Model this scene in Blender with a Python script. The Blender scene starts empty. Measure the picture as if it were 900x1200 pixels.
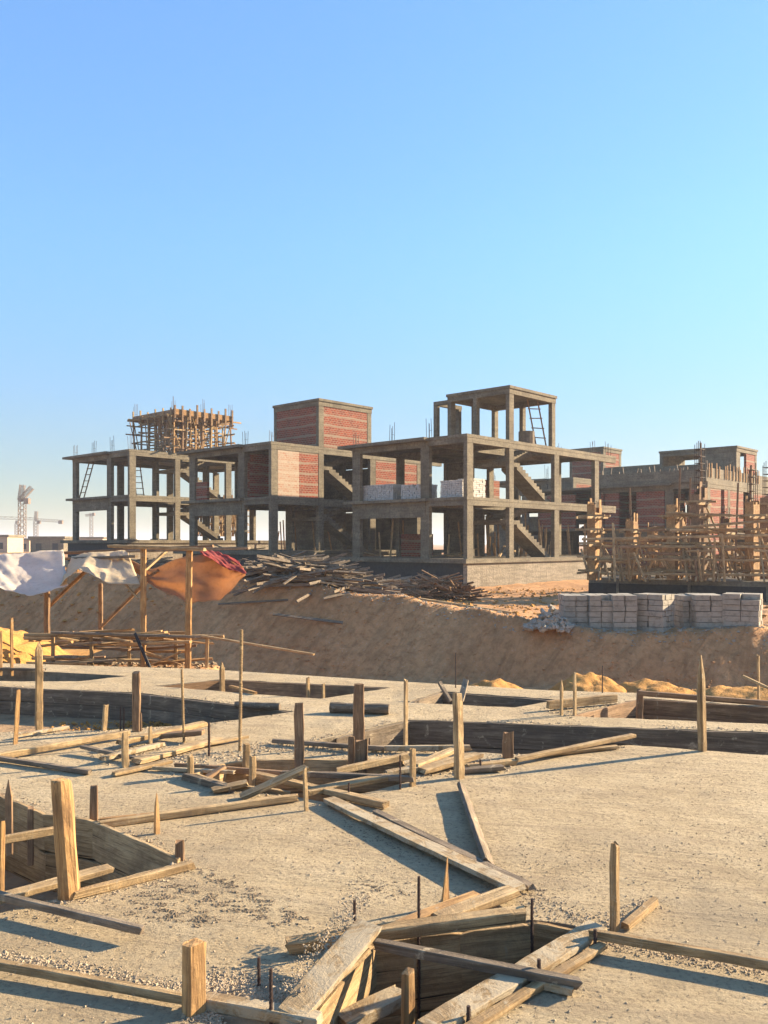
import bpy, math, random
from mathutils import Vector, Matrix, noise
from mathutils.geometry import tessellate_polygon
random.seed(7)
R = math.radians
U = random.uniform
scene = bpy.context.scene
COL = scene.collection
# ------------------------------------------------------------------ camera, sky, sun
F, HY, CZ = 1000.0, 637.0, 1.6          # focal length and horizon row in photo pixels, eye height over the raft
cam_d = bpy.data.cameras.new('camera'); cam = bpy.data.objects.new('camera', cam_d); COL.objects.link(cam)
cam.location = (0, 0, CZ); cam.rotation_euler = (R(90), 0, 0)
cam_d.sensor_fit = 'VERTICAL'; cam_d.sensor_height = 36; cam_d.lens = 30
cam_d.shift_y = (HY-600)/1200; cam_d.clip_start = 0.05; cam_d.clip_end = 9000
scene.camera = cam
AZ, EL = R(23), R(20)                   # sun azimuth from +X towards +Y, elevation
world = bpy.data.worlds.new('World'); scene.world = world; world.use_nodes = True
wn = world.node_tree.nodes; wl = world.node_tree.links
bg = wn['Background']; sky = wn.new('ShaderNodeTexSky')
sky.sky_type = 'NISHITA'; sky.sun_disc = False; sky.sun_elevation = EL; sky.sun_rotation = R(90)-AZ
sky.altitude = 0; sky.air_density = 1.0; sky.dust_density = 0.25; sky.ozone_density = 2.5
def wmath(op, a, b=None):
    n = wn.new('ShaderNodeMath'); n.operation = op
    for i, v in enumerate((a, b)):
        if v is None: continue
        if isinstance(v, (int, float)): n.inputs[i].default_value = v
        else: wl.new(v, n.inputs[i])
    return n.outputs[0]
bw = wn.new('ShaderNodeRGBToBW'); wl.new(sky.outputs[0], bw.inputs[0])     # evens the brightness of the dusty desert sky
fac = wmath('POWER', wmath('MAXIMUM', bw.outputs[0], .05), -.35)
sx = wn.new('ShaderNodeSeparateColor'); wl.new(sky.outputs[0], sx.inputs[0]); cx = wn.new('ShaderNodeCombineColor')
tcw = wn.new('ShaderNodeTexCoord'); sz = wn.new('ShaderNodeSeparateXYZ'); wl.new(tcw.outputs['Generated'], sz.inputs[0])
mr = wn.new('ShaderNodeMapRange'); mr.interpolation_type = 'SMOOTHSTEP'; wl.new(sz.outputs[2], mr.inputs[0])
mr.inputs[1].default_value = -.04; mr.inputs[2].default_value = .36     # dust thickens towards the horizon
for i, (lo, hi) in enumerate(((.60, .78), (.545, .965), (.545, 1.10))):
    gn = wmath('ADD', wmath('MULTIPLY', mr.outputs[0], hi-lo), lo)
    wl.new(wmath('MULTIPLY', wmath('MULTIPLY', sx.outputs[i], fac), gn), cx.inputs[i])
wl.new(cx.outputs[0], bg.inputs[0]); bg.inputs[1].default_value = 0.11
sun_d = bpy.data.lights.new('sun', 'SUN'); sun = bpy.data.objects.new('sun', sun_d); COL.objects.link(sun)
sun_d.energy = 5.0; sun_d.angle = R(0.6); sun_d.color = (1.0, 0.82, 0.58)
sdir = Vector((math.cos(EL)*math.cos(AZ), math.cos(EL)*math.sin(AZ), math.sin(EL)))
sun.rotation_euler = sdir.to_track_quat('Z', 'Y').to_euler()
scene.view_settings.view_transform = 'Standard'; scene.view_settings.look = 'None'
scene.view_settings.exposure = 1.8; scene.view_settings.gamma = 1
scene.render.engine = 'CYCLES'

# ------------------------------------------------------------------ helpers
def W(px, py, z=0.0):
    """photo point on the level z -> place in the world"""
    d = (CZ-z)*F/(py-HY)
    return Vector(((px-450)/F*d, d, z))
def D(px, py, d):
    return Vector(((px-450)/F*d, d, CZ-(py-HY)/F*d))

def tag(o, label=None, cat=None, group=None, kind=None):
    if label: o['label'] = label
    if cat: o['category'] = cat
    if group: o['group'] = group
    if kind: o['kind'] = kind
    return o
def empty(name, loc=(0, 0, 0), rz=0, label=None, cat=None, group=None):
    o = bpy.data.objects.new(name, None); COL.objects.link(o)
    o.location = loc; o.rotation_euler = (0, 0, rz); o.empty_display_size = 0.2
    return tag(o, label, cat, group)
def link(name, me, mat, parent=None, loc=(0, 0, 0)):
    o = bpy.data.objects.new(name, me); COL.objects.link(o); o.location = loc
    if mat: me.materials.append(mat)
    if parent: o.parent = parent
    return o
def copy_tree(o, parent=None):
    c = o.copy(); COL.objects.link(c)
    if parent: c.parent = parent
    for ch in o.children: copy_tree(ch, c)
    return c

class MB:
    def __init__(s): s.v = []; s.f = []
    def add(s, vs, fs):
        n = len(s.v); s.v += [tuple(v) for v in vs]; s.f += [tuple(i+n for i in f) for f in fs]; return s
    def box(s, a, b):
        x0, y0, z0 = a; x1, y1, z1 = b
        return s.add([(x0,y0,z0),(x1,y0,z0),(x1,y1,z0),(x0,y1,z0),(x0,y0,z1),(x1,y0,z1),(x1,y1,z1),(x0,y1,z1)],
                     [(0,3,2,1),(4,5,6,7),(0,1,5,4),(1,2,6,5),(2,3,7,6),(3,0,4,7)])
    def bar(s, p, q, w, t, roll=0, up=None):
        p = Vector(p); q = Vector(q); d = (q-p).normalized()
        ref = Vector(up) if up else (Vector((0, 0, 1)) if abs(d.z) < .9 else Vector((0, 1, 0)))
        a = d.cross(ref).normalized(); b = a.cross(d).normalized()
        if roll:
            m = Matrix.Rotation(roll, 3, d); a = m @ a; b = m @ b
        a = a*w/2; b = b*t/2
        return s.add([p-a-b, p+a-b, p+a+b, p-a+b, q-a-b, q+a-b, q+a+b, q-a+b],
                     [(0,1,2,3),(7,6,5,4),(0,4,5,1),(1,5,6,2),(2,6,7,3),(3,7,4,0)])
    def tube(s, p, q, r, n=6, r2=None):
        p = Vector(p); q = Vector(q); d = (q-p).normalized(); r2 = r if r2 is None else r2
        ref = Vector((0, 0, 1)) if abs(d.z) < .9 else Vector((0, 1, 0))
        a = d.cross(ref).normalized(); b = a.cross(d)
        vs = [p+(a*math.cos(k*2*math.pi/n)+b*math.sin(k*2*math.pi/n))*r for k in range(n)]
        vs += [q+(a*math.cos(k*2*math.pi/n)+b*math.sin(k*2*math.pi/n))*r2 for k in range(n)]
        fs = [(k, (k+1) % n, n+(k+1) % n, n+k) for k in range(n)] + [tuple(range(n-1, -1, -1)), tuple(range(n, 2*n))]
        return s.add(vs, fs)
    def lump(s, c, r, flat=.7):
        vs = []
        for dx, dy, dz in ((1,0,0),(-1,0,0),(0,1,0),(0,-1,0),(0,0,1),(0,0,-1)):
            k = r*U(.55, 1.25)
            vs.append((c[0]+dx*k+U(-.4, .4)*r, c[1]+dy*k+U(-.4, .4)*r, c[2]+(dz*k+U(-.3, .3)*r)*flat))
        return s.add(vs, [(0,2,4),(2,1,4),(1,3,4),(3,0,4),(2,0,5),(1,2,5),(3,1,5),(0,3,5)])
    def build(s, name, mat, parent=None, loc=(0, 0, 0), smooth=False):
        me = bpy.data.meshes.new(name); me.from_pydata(s.v, [], s.f); me.update()
        if smooth:
            for p in me.polygons: p.use_smooth = True
        return link(name, me, mat, parent, loc)

# ------------------------------------------------------------------ materials
def nodes(name, rough=.9):
    m = bpy.data.materials.new(name); m.use_nodes = True
    nt = m.node_tree; b = nt.nodes['Principled BSDF']; b.inputs['Roughness'].default_value = rough
    b.inputs['Specular IOR Level'].default_value = .25
    return m, nt, b
def coord(nt, scale=(1, 1, 1), which='Object', rot=(0, 0, 0)):
    tc = nt.nodes.new('ShaderNodeTexCoord'); mp = nt.nodes.new('ShaderNodeMapping')
    mp.inputs['Scale'].default_value = scale; mp.inputs['Rotation'].default_value = rot
    if which == 'World':
        g = nt.nodes.new('ShaderNodeNewGeometry'); nt.links.new(g.outputs['Position'], mp.inputs[0])
    else: nt.links.new(tc.outputs[which], mp.inputs[0])
    return mp.outputs[0]
def coord2(nt, rot, scale):
    a = coord(nt, (1, 1, 1), 'World', (0, 0, rot)); mp = nt.nodes.new('ShaderNodeMapping')
    mp.inputs['Scale'].default_value = scale; nt.links.new(a, mp.inputs[0]); return mp.outputs[0]
def nz(nt, vec, scale, detail=6, rough=.6, dist=0):
    n = nt.nodes.new('ShaderNodeTexNoise'); n.inputs['Scale'].default_value = scale
    n.inputs['Detail'].default_value = detail; n.inputs['Roughness'].default_value = rough; n.inputs['Distortion'].default_value = dist
    nt.links.new(vec, n.inputs['Vector']); return n.outputs['Fac']
def ramp(nt, fac, stops):
    r = nt.nodes.new('ShaderNodeValToRGB'); nt.links.new(fac, r.inputs[0])
    e = r.color_ramp.elements
    while len(e) < len(stops): e.new(.5)
    for k, (p, c) in enumerate(stops):
        e[k].position = p; e[k].color = (c, c, c, 1) if isinstance(c, (int, float)) else (*c, 1)
    return r.outputs[0]
def mix(nt, fac, a, b, mode='MIX'):
    m = nt.nodes.new('ShaderNodeMix'); m.data_type = 'RGBA'; m.blend_type = mode
    for sock, v in ((0, fac), (6, a), (7, b)):
        if hasattr(v, 'links') or hasattr(v, 'is_linked'): nt.links.new(v, m.inputs[sock])
        elif sock == 0: m.inputs[0].default_value = v
        else: m.inputs[sock].default_value = (*v, 1) if len(v) == 3 else v
    return m.outputs[2]
def bump(nt, b, layers):
    prev = None
    for h, strength, dist in layers:
        n = nt.nodes.new('ShaderNodeBump'); n.inputs['Strength'].default_value = strength; n.inputs['Distance'].default_value = dist
        nt.links.new(h, n.inputs['Height'])
        if prev: nt.links.new(prev, n.inputs['Normal'])
        prev = n.outputs[0]
    nt.links.new(prev, b.inputs['Normal'])

def mat_slab():
    m, nt, b = nodes('raft_concrete', .95)
    v = coord(nt, which='World')
    big = nz(nt, v, .45, 4, .55); mid = nz(nt, v, 3.2, 8, .65, .3); fine = nz(nt, v, 38, 8, .75); grit = nz(nt, v, 120, 4, .8)
    c = ramp(nt, big, [(.32, (.40, .295, .165)), (.5, (.50, .38, .22)), (.68, (.58, .46, .28))])
    c = mix(nt, 0.45, c, ramp(nt, mid, [(.3, (.31, .225, .125)), (.5, (.50, .38, .22)), (.72, (.64, .51, .32))]))
    c = mix(nt, ramp(nt, fine, [(.36, .75), (.49, 0)]), c, (.15, .11, .065))
    c = mix(nt, ramp(nt, grit, [(.56, 0), (.70, .55)]), c, (.58, .49, .35))
    # trowel sweeps and wheel scuffs in the lean concrete
    v2 = coord2(nt, R(14), (.5, 3.2, 1))
    sw = nz(nt, v2, 1.6, 6, .6, .8)
    c = mix(nt, ramp(nt, sw, [(.5, 0), (.66, .42)]), c, (.31, .235, .15))
    # damp grey stains
    st = nz(nt, v, .9, 5, .6, .6)
    c = mix(nt, ramp(nt, st, [(.58, 0), (.66, .5)]), c, (.31, .25, .165))
    sm_ = nz(nt, coord2(nt, R(35), (.8, 3.5, 1)), 1.3, 8, .7, .7)
    c = mix(nt, ramp(nt, sm_, [(.60, 0), (.68, .5)]), c, (.24, .18, .11))
    nt.links.new(c, b.inputs['Base Color'])
    bump(nt, b, [(mid, .9, .07), (fine, 1.0, .02), (grit, .8, .006), (sw, .6, .035)])
    return m
def mat_concrete(name, c0, c1, stain=.5, streak=True, bd=.02):
    m, nt, b = nodes(name, .9)
    v = coord(nt, which='Object'); n1 = nz(nt, v, .9, 6, .6); n2 = nz(nt, v, 9, 8, .7)
    c = ramp(nt, n1, [(.3, c0), (.7, c1)])
    c = mix(nt, ramp(nt, n2, [(.36, .6), (.52, 0)]), c, tuple(x*.45 for x in c0))
    if streak:
        v3 = coord(nt, (.7, .7, 6), 'Object'); n3 = nz(nt, v3, 1.2, 4, .6)
        c = mix(nt, ramp(nt, n3, [(.45, 0), (.6, stain)]), c, tuple(x*.62 for x in c0))
        v4 = coord(nt, (3.5, 3.5, .25), 'Object'); n4 = nz(nt, v4, 1.3, 5, .65)
        c = mix(nt, ramp(nt, n4, [(.52, 0), (.68, stain*.8)]), c, tuple(x*.5 for x in c0))
    nt.links.new(c, b.inputs['Base Color']); bump(nt, b, [(n2, .8, bd)])
    return m
def mat_wood(name, c0, c1, c2, mud=0.0, rand=.35):
    m, nt, b = nodes(name, .85)
    g = nz(nt, coord(nt, (1.0, 15, 15), 'Object'), 2.2, 9, .68, .9); gf = nz(nt, coord(nt, (2.0, 60, 60), 'Object'), 2.0, 4, .7, .3)
    vb = coord(nt, (1, 1, 1), 'Object'); n1 = nz(nt, vb, 4.5, 7, .65); n2 = nz(nt, vb, 60, 5, .7)
    c = ramp(nt, g, [(.33, tuple(x*.7 for x in c0)), (.43, c0), (.52, c1), (.66, c2)])
    oi = nt.nodes.new('ShaderNodeObjectInfo')
    c = mix(nt, rand, c, ramp(nt, oi.outputs['Random'], [(0, tuple(x*.8 for x in c0)), (.5, c1), (1, tuple(min(1, x*1.1) for x in c2))]))
    c = mix(nt, ramp(nt, gf, [(.36, .6), (.5, 0)]), c, tuple(x*.5 for x in c0))
    c = mix(nt, ramp(nt, n1, [(.38, .7), (.56, 0)]), c, tuple((x*.75+.02) for x in c0))
    cr = nz(nt, coord(nt, (.9, 34, 34), 'Object'), 1.1, 3, .5, .3)
    crk = ramp(nt, cr, [(.29, 1), (.35, 0)])
    c = mix(nt, crk, c, (.035, .022, .012))
    nm = nz(nt, vb, 8, 9, .75, .6); lo = .70-.26*mud if mud else .66
    md = ramp(nt, nm, [(lo-.04, 0), (lo+.03, .9 if mud else .6)])
    c = mix(nt, md, c, (.42, .335, .215))
    bump(nt, b, [(g, .8, .006), (crk, -.9, .006), (gf, .5, .003), (nm, .9, .016 if mud else .004), (n2, .5, .004)])
    nt.links.new(c, b.inputs['Base Color'])
    return m
def mat_earth(name, cs, pebble=.5, bd=.05):
    m, nt, b = nodes(name, .97)
    v = coord(nt, which='World'); n1 = nz(nt, v, .35, 6, .6); n2 = nz(nt, v, 5, 9, .7); n3 = nz(nt, v, 26, 5, .7)
    c = ramp(nt, n1, [(.3, cs[0]), (.5, cs[1]), (.7, cs[2])])
    c = mix(nt, ramp(nt, n2, [(.35, .6), (.55, 0)]), c, tuple(x*.55 for x in cs[0]))
    vo = nt.nodes.new('ShaderNodeTexVoronoi'); vo.inputs['Scale'].default_value = 14; nt.links.new(v, vo.inputs['Vector'])
    peb = ramp(nt, vo.outputs['Distance'], [(.0, 1), (.34, 0)])
    c = mix(nt, mix(nt, ramp(nt, n2, [(.5, 0), (.6, pebble)]), (0, 0, 0), peb), c, (.5, .43, .36))
    # combed by the digger's bucket
    vr = coord2(nt, R(-50), (.16, 2.6, 1)); rk = nz(nt, vr, 1.6, 6, .6, .5)
    c = mix(nt, ramp(nt, rk, [(.48, 0), (.66, .6)]), c, tuple(x*.62 for x in cs[0]))
    nt.links.new(c, b.inputs['Base Color'])
    bump(nt, b, [(rk, .7, .12), (n2, .9, bd), (n3, .8, .02), (peb, .4, .02)])
    return m
def mat_brick(name, red0, red1, mortar, pale=.35):
    m, nt, b = nodes(name, .92)
    tc = nt.nodes.new('ShaderNodeTexCoord'); sp = nt.nodes.new('ShaderNodeSeparateXYZ'); nt.links.new(tc.outputs['Object'], sp.inputs[0])
    ad = nt.nodes.new('ShaderNodeMath'); nt.links.new(sp.outputs[0], ad.inputs[0]); nt.links.new(sp.outputs[1], ad.inputs[1])
    cb = nt.nodes.new('ShaderNodeCombineXYZ'); nt.links.new(ad.outputs[0], cb.inputs[0]); nt.links.new(sp.outputs[2], cb.inputs[1])
    br = nt.nodes.new('ShaderNodeTexBrick'); nt.links.new(cb.outputs[0], br.inputs['Vector'])
    br.inputs['Scale'].default_value = 1; br.inputs['Brick Width'].default_value = .25; br.inputs['Row Height'].default_value = .12
    br.inputs['Mortar Size'].default_value = .014; br.inputs['Mortar Smooth'].default_value = .3
    br.inputs['Color1'].default_value = (*red0, 1); br.inputs['Color2'].default_value = (*red1, 1); br.inputs['Mortar'].default_value = (*mortar, 1)
    vo = coord(nt); n1 = nz(nt, vo, 7, 6, .7)
    # courses smeared white with mortar every so often
    mp = nt.nodes.new('ShaderNodeMapping'); mp.inputs['Scale'].default_value = (.30, .95, 1); nt.links.new(cb.outputs[0], mp.inputs[0])
    wv = nt.nodes.new('ShaderNodeTexWave'); wv.bands_direction = 'Y'; wv.inputs['Scale'].default_value = .55
    wv.inputs['Distortion'].default_value = 2.6; wv.inputs['Detail'].default_value = 6; wv.inputs['Detail Scale'].default_value = 2.5; wv.inputs['Detail Roughness'].default_value = .7; nt.links.new(mp.outputs[0], wv.inputs['Vector'])
    c = mix(nt, ramp(nt, wv.outputs['Fac'], [(.84, 0), (.98, pale)]), br.outputs['Color'], mortar)
    c = mix(nt, ramp(nt, n1, [(.55, 0), (.68, .5)]), c, mortar)
    c = mix(nt, ramp(nt, n1, [(.3, .5), (.42, 0)]), c, tuple(x*.4 for x in red0))
    nt.links.new(c, b.inputs['Base Color'])
    bump(nt, b, [(br.outputs['Fac'], -.6, .02), (n1, .6, .03)])
    return m
def mat_plain(name, c, rough=.7, metal=0, var=.25, sc=20):
    m, nt, b = nodes(name, rough); b.inputs['Metallic'].default_value = metal
    n = nz(nt, coord(nt), sc, 5, .7)
    nt.links.new(ramp(nt, n, [(.3, tuple(x*(1-var) for x in c)), (.7, tuple(min(1, x*(1+var)) for x in c))]), b.inputs['Base Color'])
    bump(nt, b, [(n, .3, .01)])
    return m
def mat_cloth(name, c, c2, trans=.3):
    m, nt, b = nodes(name, .75)
    n = nz(nt, coord(nt), 2.2, 6, .6); n2 = nz(nt, coord(nt), 14, 5, .7)
    col = mix(nt, ramp(nt, n2, [(.5, 0), (.75, .4)]), ramp(nt, n, [(.35, c), (.65, c2)]), tuple(x*.6 for x in c))
    nt.links.new(col, b.inputs['Base Color']); bump(nt, b, [(n, .6, .06), (n2, .3, .01)])
    tr = nt.nodes.new('ShaderNodeBsdfTranslucent'); nt.links.new(col, tr.inputs[0])
    ms = nt.nodes.new('ShaderNodeMixShader'); ms.inputs[0].default_value = trans
    out = nt.nodes['Material Output']; nt.links.new(b.outputs[0], ms.inputs[1]); nt.links.new(tr.outputs[0], ms.inputs[2]); nt.links.new(ms.outputs[0], out.inputs[0])
    return m

M = dict(
    lime=mat_concrete('lime_block', (.50, .45, .38), (.60, .55, .47), .3, False, .02),
    slab=mat_slab(),
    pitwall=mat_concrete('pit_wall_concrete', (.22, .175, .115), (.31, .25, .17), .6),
    frame=mat_concrete('frame_concrete', (.125, .10, .065), (.265, .22, .145), .35, bd=.03),
    plinth=mat_concrete('plinth_block', (.24, .20, .14), (.34, .285, .21), .6, bd=.05),
    bitumen=mat_plain('bitumen_coat', (.025, .024, .024), .6, var=.5, sc=6),
    block=mat_concrete('block_grey', (.30, .262, .20), (.40, .35, .27), .3, False, .02),
    earth=mat_earth('earth', [(.42, .21, .085), (.50, .262, .11), (.56, .315, .14)], .5, .06),
    sand=mat_earth('sand', [(.42, .20, .05), (.50, .25, .065), (.56, .30, .09)], .1, .03),
    pitfloor=mat_earth('pit_floor', [(.30, .19, .10), (.38, .24, .125), (.42, .28, .15)], .3, .02),
    gold=mat_wood('wood_fresh', (0.250, 0.128, 0.046), (0.463, 0.262, 0.098), (0.625, 0.390, 0.172)),
    wood=mat_wood('wood_weathered', (0.248, 0.154, 0.066), (0.454, 0.303, 0.145), (0.632, 0.457, 0.242), .12),
    muddy=mat_wood('wood_muddy', (0.234, 0.154, 0.072), (0.427, 0.295, 0.151), (0.578, 0.429, 0.242), .75),
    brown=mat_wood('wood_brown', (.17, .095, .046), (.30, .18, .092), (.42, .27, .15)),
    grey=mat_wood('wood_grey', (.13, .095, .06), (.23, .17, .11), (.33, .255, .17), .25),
    brick=mat_brick('brick_red', (.15, .024, .011), (.26, .045, .018), (.25, .185, .125), .95),
    pale=mat_brick('brick_pale', (.36, .27, .19), (.34, .18, .11), (.40, .32, .23), .8),
    steel=mat_plain('rebar_steel', (.07, .045, .035), .7, .3, .4, 60),
    crane=mat_plain('crane_paint', (.20, .13, .08), .6, 0, .1, 5),
    far=mat_concrete('far_render', (.42, .32, .22), (.50, .40, .28), .3),
    crumb=mat_concrete('mortar_crumb', (.34, .255, .155), (.48, .37, .24), .3, False, .004),
    clod=mat_concrete('shade_toned_clod', (.20, .145, .085), (.30, .225, .14), .3, False, .004),  # clod colour darkened to paint in the shade of trodden relief
    tarp_w=mat_cloth('tarp_white', (.74, .66, .54), (.82, .75, .64), .5),
    tarp_c=mat_cloth('tarp_cream', (.70, .57, .36), (.78, .67, .47), .5),
    tarp_o=mat_cloth('tarp_orange', (.50, .30, .15), (.62, .40, .22), .6),
    tarp_r=mat_cloth('tarp_red', (.42, .06, .05), (.50, .14, .11), .5),
)

# ------------------------------------------------------------------ terrain
TOP = [(-600, 664, 28), (0, 668, 26), (200, 672, 25), (330, 681, 24), (430, 696, 23.4), (545, 715, 22.8), (620, 731, 21.8), (700, 741, 21.2), (900, 741, 21.2), (1500, 741, 21.2)]
TOPW = [D(a, b, c) for a, b, c in TOP]
def lerpx(x):
    if x <= TOPW[0].x: return TOPW[0].y, TOPW[0].z
    for a, b in zip(TOPW, TOPW[1:]):
        if x <= b.x:
            t = (x-a.x)/(b.x-a.x); t = t*t*(3-2*t)
            return a.y+(b.y-a.y)*t, a.z+(b.z-a.z)*t
    return TOPW[-1].y, TOPW[-1].z
GP = [(-40, 60, .5), (-17, 56, .4), (-6, 46, -.2), (4, 40, -.6), (12, 36, -.65), (22, 38, -.7), (25, 60, -1.0), (15, 70, .0), (-6, 80, .4), (50, 60, -.6), (0, 110, .3)]
def G(x, y):
    w = s = 0
    for gx, gy, gz in GP:
        k = 1/((x-gx)**2+(y-gy)**2+4)**1.2; w += k; s += k*gz
    return s/w
def sm(t): t = max(0, min(1, t)); return t*t*(3-2*t)
def terr(x, y):
    T, zt = lerpx(x); wob = .18*noise.noise(Vector((x*.35, 3.1, 0)))+.12*noise.noise(Vector((x*1.7, 9.1, 0)))
    T += wob; run = (zt+1.8)*1.02; Ft = T-run
    if y < Ft:
        z = -1.8
        pl = sm((-2.3-x)/.8)*sm((17.2-y)/1.6)*sm((y-9)/1)
        z += 1.2*pl
    elif y < T: z = -1.8+(y-Ft)/run*(zt+1.8)
    else:
        z = zt+(G(x, y)-zt)*sm((y-T)/9)
    if y > 17 and y < 60:
        d = abs(y-T)
        z += (.03 if Ft < y < T else .10)*noise.noise(Vector((x*.8, y*.8, 1)))
        z += .03*noise.noise(Vector((x*2.6, y*2.6, 4)))
        # bucket grooves running slantwise down the bank
        if Ft < y < T+.5: z += .07*noise.noise(Vector(((x-y*.85)*2.4, (x+y)*.14, 7)))
        if y > T: z += .16*max(0, noise.noise(Vector((x*.5, y*.45, 11))))*sm((34-y)/6)
    return z
def axis(stops):
    out = []
    for a, b, st in stops:
        n = max(1, int((b-a)/st)); out += [a+(b-a)*k/n for k in range(n)]
    return out+[stops[-1][1]]
xs = axis([(-4000, -400, 1200), (-400, -60, 60), (-60, -16, 2), (-16, 16, .12), (16, 60, 2), (60, 400, 60), (400, 4000, 1200)])
ys = axis([(-4000, -60, 1300), (-60, 8, 8), (8, 17, .4), (17, 28, .1), (28, 46, .4), (46, 90, 2.5), (90, 400, 30), (400, 4000, 600)])
vs = [(x, y, terr(x, y)) for y in ys for x in xs]
nx = len(xs)
fs = [(j*nx+i, j*nx+i+1, (j+1)*nx+i+1, (j+1)*nx+i) for j in range(len(ys)-1) for i in range(nx-1)]
g = MB(); g.v = vs; g.f = fs
tag(g.build('ground', M['earth'], smooth=True), kind='structure')

# ------------------------------------------------------------------ raft slab with its pits and trenches
def P2(lst, z=0): return [W(a, b, z) for a, b in lst]
pits = {
 'front':  dict(p=[(432,1099),(540,1086),(622,1077),(692,1088),(520,1200),(470,1262),(275,1262),(262,1186),(352,1193)], d=.62),
 'left':   dict(p=[(-90,893),(12,938),(60,957),(116,966),(214,1008),(75,1051),(-120,1100)], d=.42),
 'middle': dict(p=[(222,911),(262,897),(310,893),(470,894),(487,914),(385,941),(335,932),(266,925)], d=.45),
 't1': dict(p=[(478,843),(900,858),(1150,866),(1150,897),(900,885),(736,873),(612,884),(485,880),(352,873),(392,863)], d=.45),
 't2': dict(p=[(-150,799),(0,804.5),(165,812),(346,834),(232,849),(120,856),(-150,861)], d=.30),
 't3': dict(p=[(-120,781),(0,784.5),(150,792),(92,798.5),(-120,797.5)], d=.25),
 't4': dict(p=[(258,796),(458,806),(375,819),(180,804)], d=.28),
 't5': dict(p=[(517,810),(655,820),(603,829),(475,823)], d=.28),
 't6': dict(p=[(749,818),(1020,836),(1020,853),(665,839)], d=.32),
}
outer = [Vector((-16, -7, 0)), Vector((14, -7, 0)), Vector((14, 8.2, 0))] + P2([(1300,846),(900,824),(747,812),(642,809),(460,798),(240,784),(0,777),(-250,770)]) + [Vector((-16, 12.5, 0))]
def inset_jag(poly, amp):
    out = []
    for a, b in zip(poly, poly[1:]+poly[:1]):
        n = max(1, int((b-a).length/.12))
        nrm = Vector((-(b-a).y, (b-a).x, 0)).normalized()
        for k in range(n):
            p = a.lerp(b, k/n); p = p+nrm*amp*noise.noise(p*6)
            out.append(p)
    return out
loops = [outer]; 
for k, q in pits.items():
    q['w'] = P2(q['p']); q['j'] = inset_jag(q['w'], .035); loops.append(q['j'])
allv = [v for l in loops for v in l]
tris = tessellate_polygon([[Vector((v.x, v.y, 0)) for v in l] for l in loops])
def upf(t):
    a, b, c = (allv[i] for i in t)
    return t if (b-a).cross(c-a).z > 0 else (t[0], t[2], t[1])
s = MB(); s.add(allv, [upf(t) for t in tris])
tag(s.build('raft_slab', M['slab']), kind='structure')
w = MB(); fl = MB()
def curtain(mb, loop, z0, z1):
    n = len(loop); vs = [(p.x, p.y, z0) for p in loop]+[(p.x, p.y, z1) for p in loop]
    mb.add(vs, [(k, (k+1) % n, n+(k+1) % n, n+k) for k in range(n)])
for k, q in pits.items():
    curtain(w, q['j'], 0, -q['d'])
    lo = q['w']; tr = tessellate_polygon([[Vector((v.x, v.y, 0)) for v in lo]])
    c = sum(lo, Vector())/len(lo)
    base = [Vector((c.x+(v.x-c.x)*1.04, c.y+(v.y-c.y)*1.04, -q['d']+.004)) for v in lo]
    fs2 = []
    for t in tr:
        a, b, cc = (base[i] for i in t); fs2.append(t if (b-a).cross(cc-a).z > 0 else (t[0], t[2], t[1]))
    fl.add(base, fs2)
curtain(w, outer, 0, -1.95)
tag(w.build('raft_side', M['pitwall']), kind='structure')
tag(fl.build('pit_floor', M['pitfloor']), kind='structure')

# ------------------------------------------------------------------ timber
def timber(name, p, q, w, t, mat='wood', roll=0.0, taper=0.0, point=0.0, jit=.04, bend=.0, seg=None, parent=None, up=None, rnd=.16):
    """one board or post: local X runs along the grain, chamfered, a little crooked and worn at the ends"""
    p = Vector(p); q = Vector(q); L = (q-p).length; d = (q-p)/L
    ref = Vector(up) if up else (Vector((0, 0, 1)) if abs(d.z) < .85 else Vector((-.25, 1, 0)))
    yv = ref.cross(d).normalized(); zv = d.cross(yv).normalized()
    m = Matrix((d, yv, zv)).transposed()
    if roll: m = m @ Matrix.Rotation(roll, 3, 'X')
    seg = seg or max(4, min(22, int(L/.07)))
    c = rnd*min(w, t)
    ring = [(-w/2+c, -t/2), (w/2-c, -t/2), (w/2, -t/2+c), (w/2, t/2-c), (w/2-c, t/2), (-w/2+c, t/2), (-w/2, t/2-c), (-w/2, -t/2+c)]
    vs, fs = [], []; sd = U(0, 100); b1 = U(-1, 1)*bend*L; b2 = U(-1, 1)*bend*L*.5
    for i in range(seg+1):
        u = i/seg; k = 1-taper*u
        if point and u > 1-point: k *= max(.15, 1-(u-(1-point))/point*.85)
        if i in (0, seg): k *= .93
        sx = u*L
        oy = b1*math.sin(math.pi*u)+jit*w*noise.noise(Vector((sd, sx*5, 0))); oz = b2*math.sin(math.pi*u)+jit*t*noise.noise(Vector((sd+9, sx*5, 0)))
        for j, (a, b) in enumerate(ring):
            e = 1+jit*2.2*noise.noise(Vector((sd+j*3.3, sx*9, 1)))
            ex = (U(-.012, .012) if i in (0, seg) else 0)
            vs.append((sx+ex, a*k*e+oy, b*k*e+oz))
    for i in range(seg):
        for j in range(8):
            a = i*8+j; b = i*8+(j+1) % 8; fs.append((a, b, b+8, a+8))
    fs.append(tuple(range(7, -1, -1))); fs.append(tuple(range(seg*8, seg*8+8)))
    me = bpy.data.meshes.new(name); me.from_pydata(vs, [], [f[::-1] for f in fs]); me.update()
    o = link(name, me, M[mat], parent); o.matrix_local = Matrix.Translation(p) @ m.to_4x4()
    return o
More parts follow.
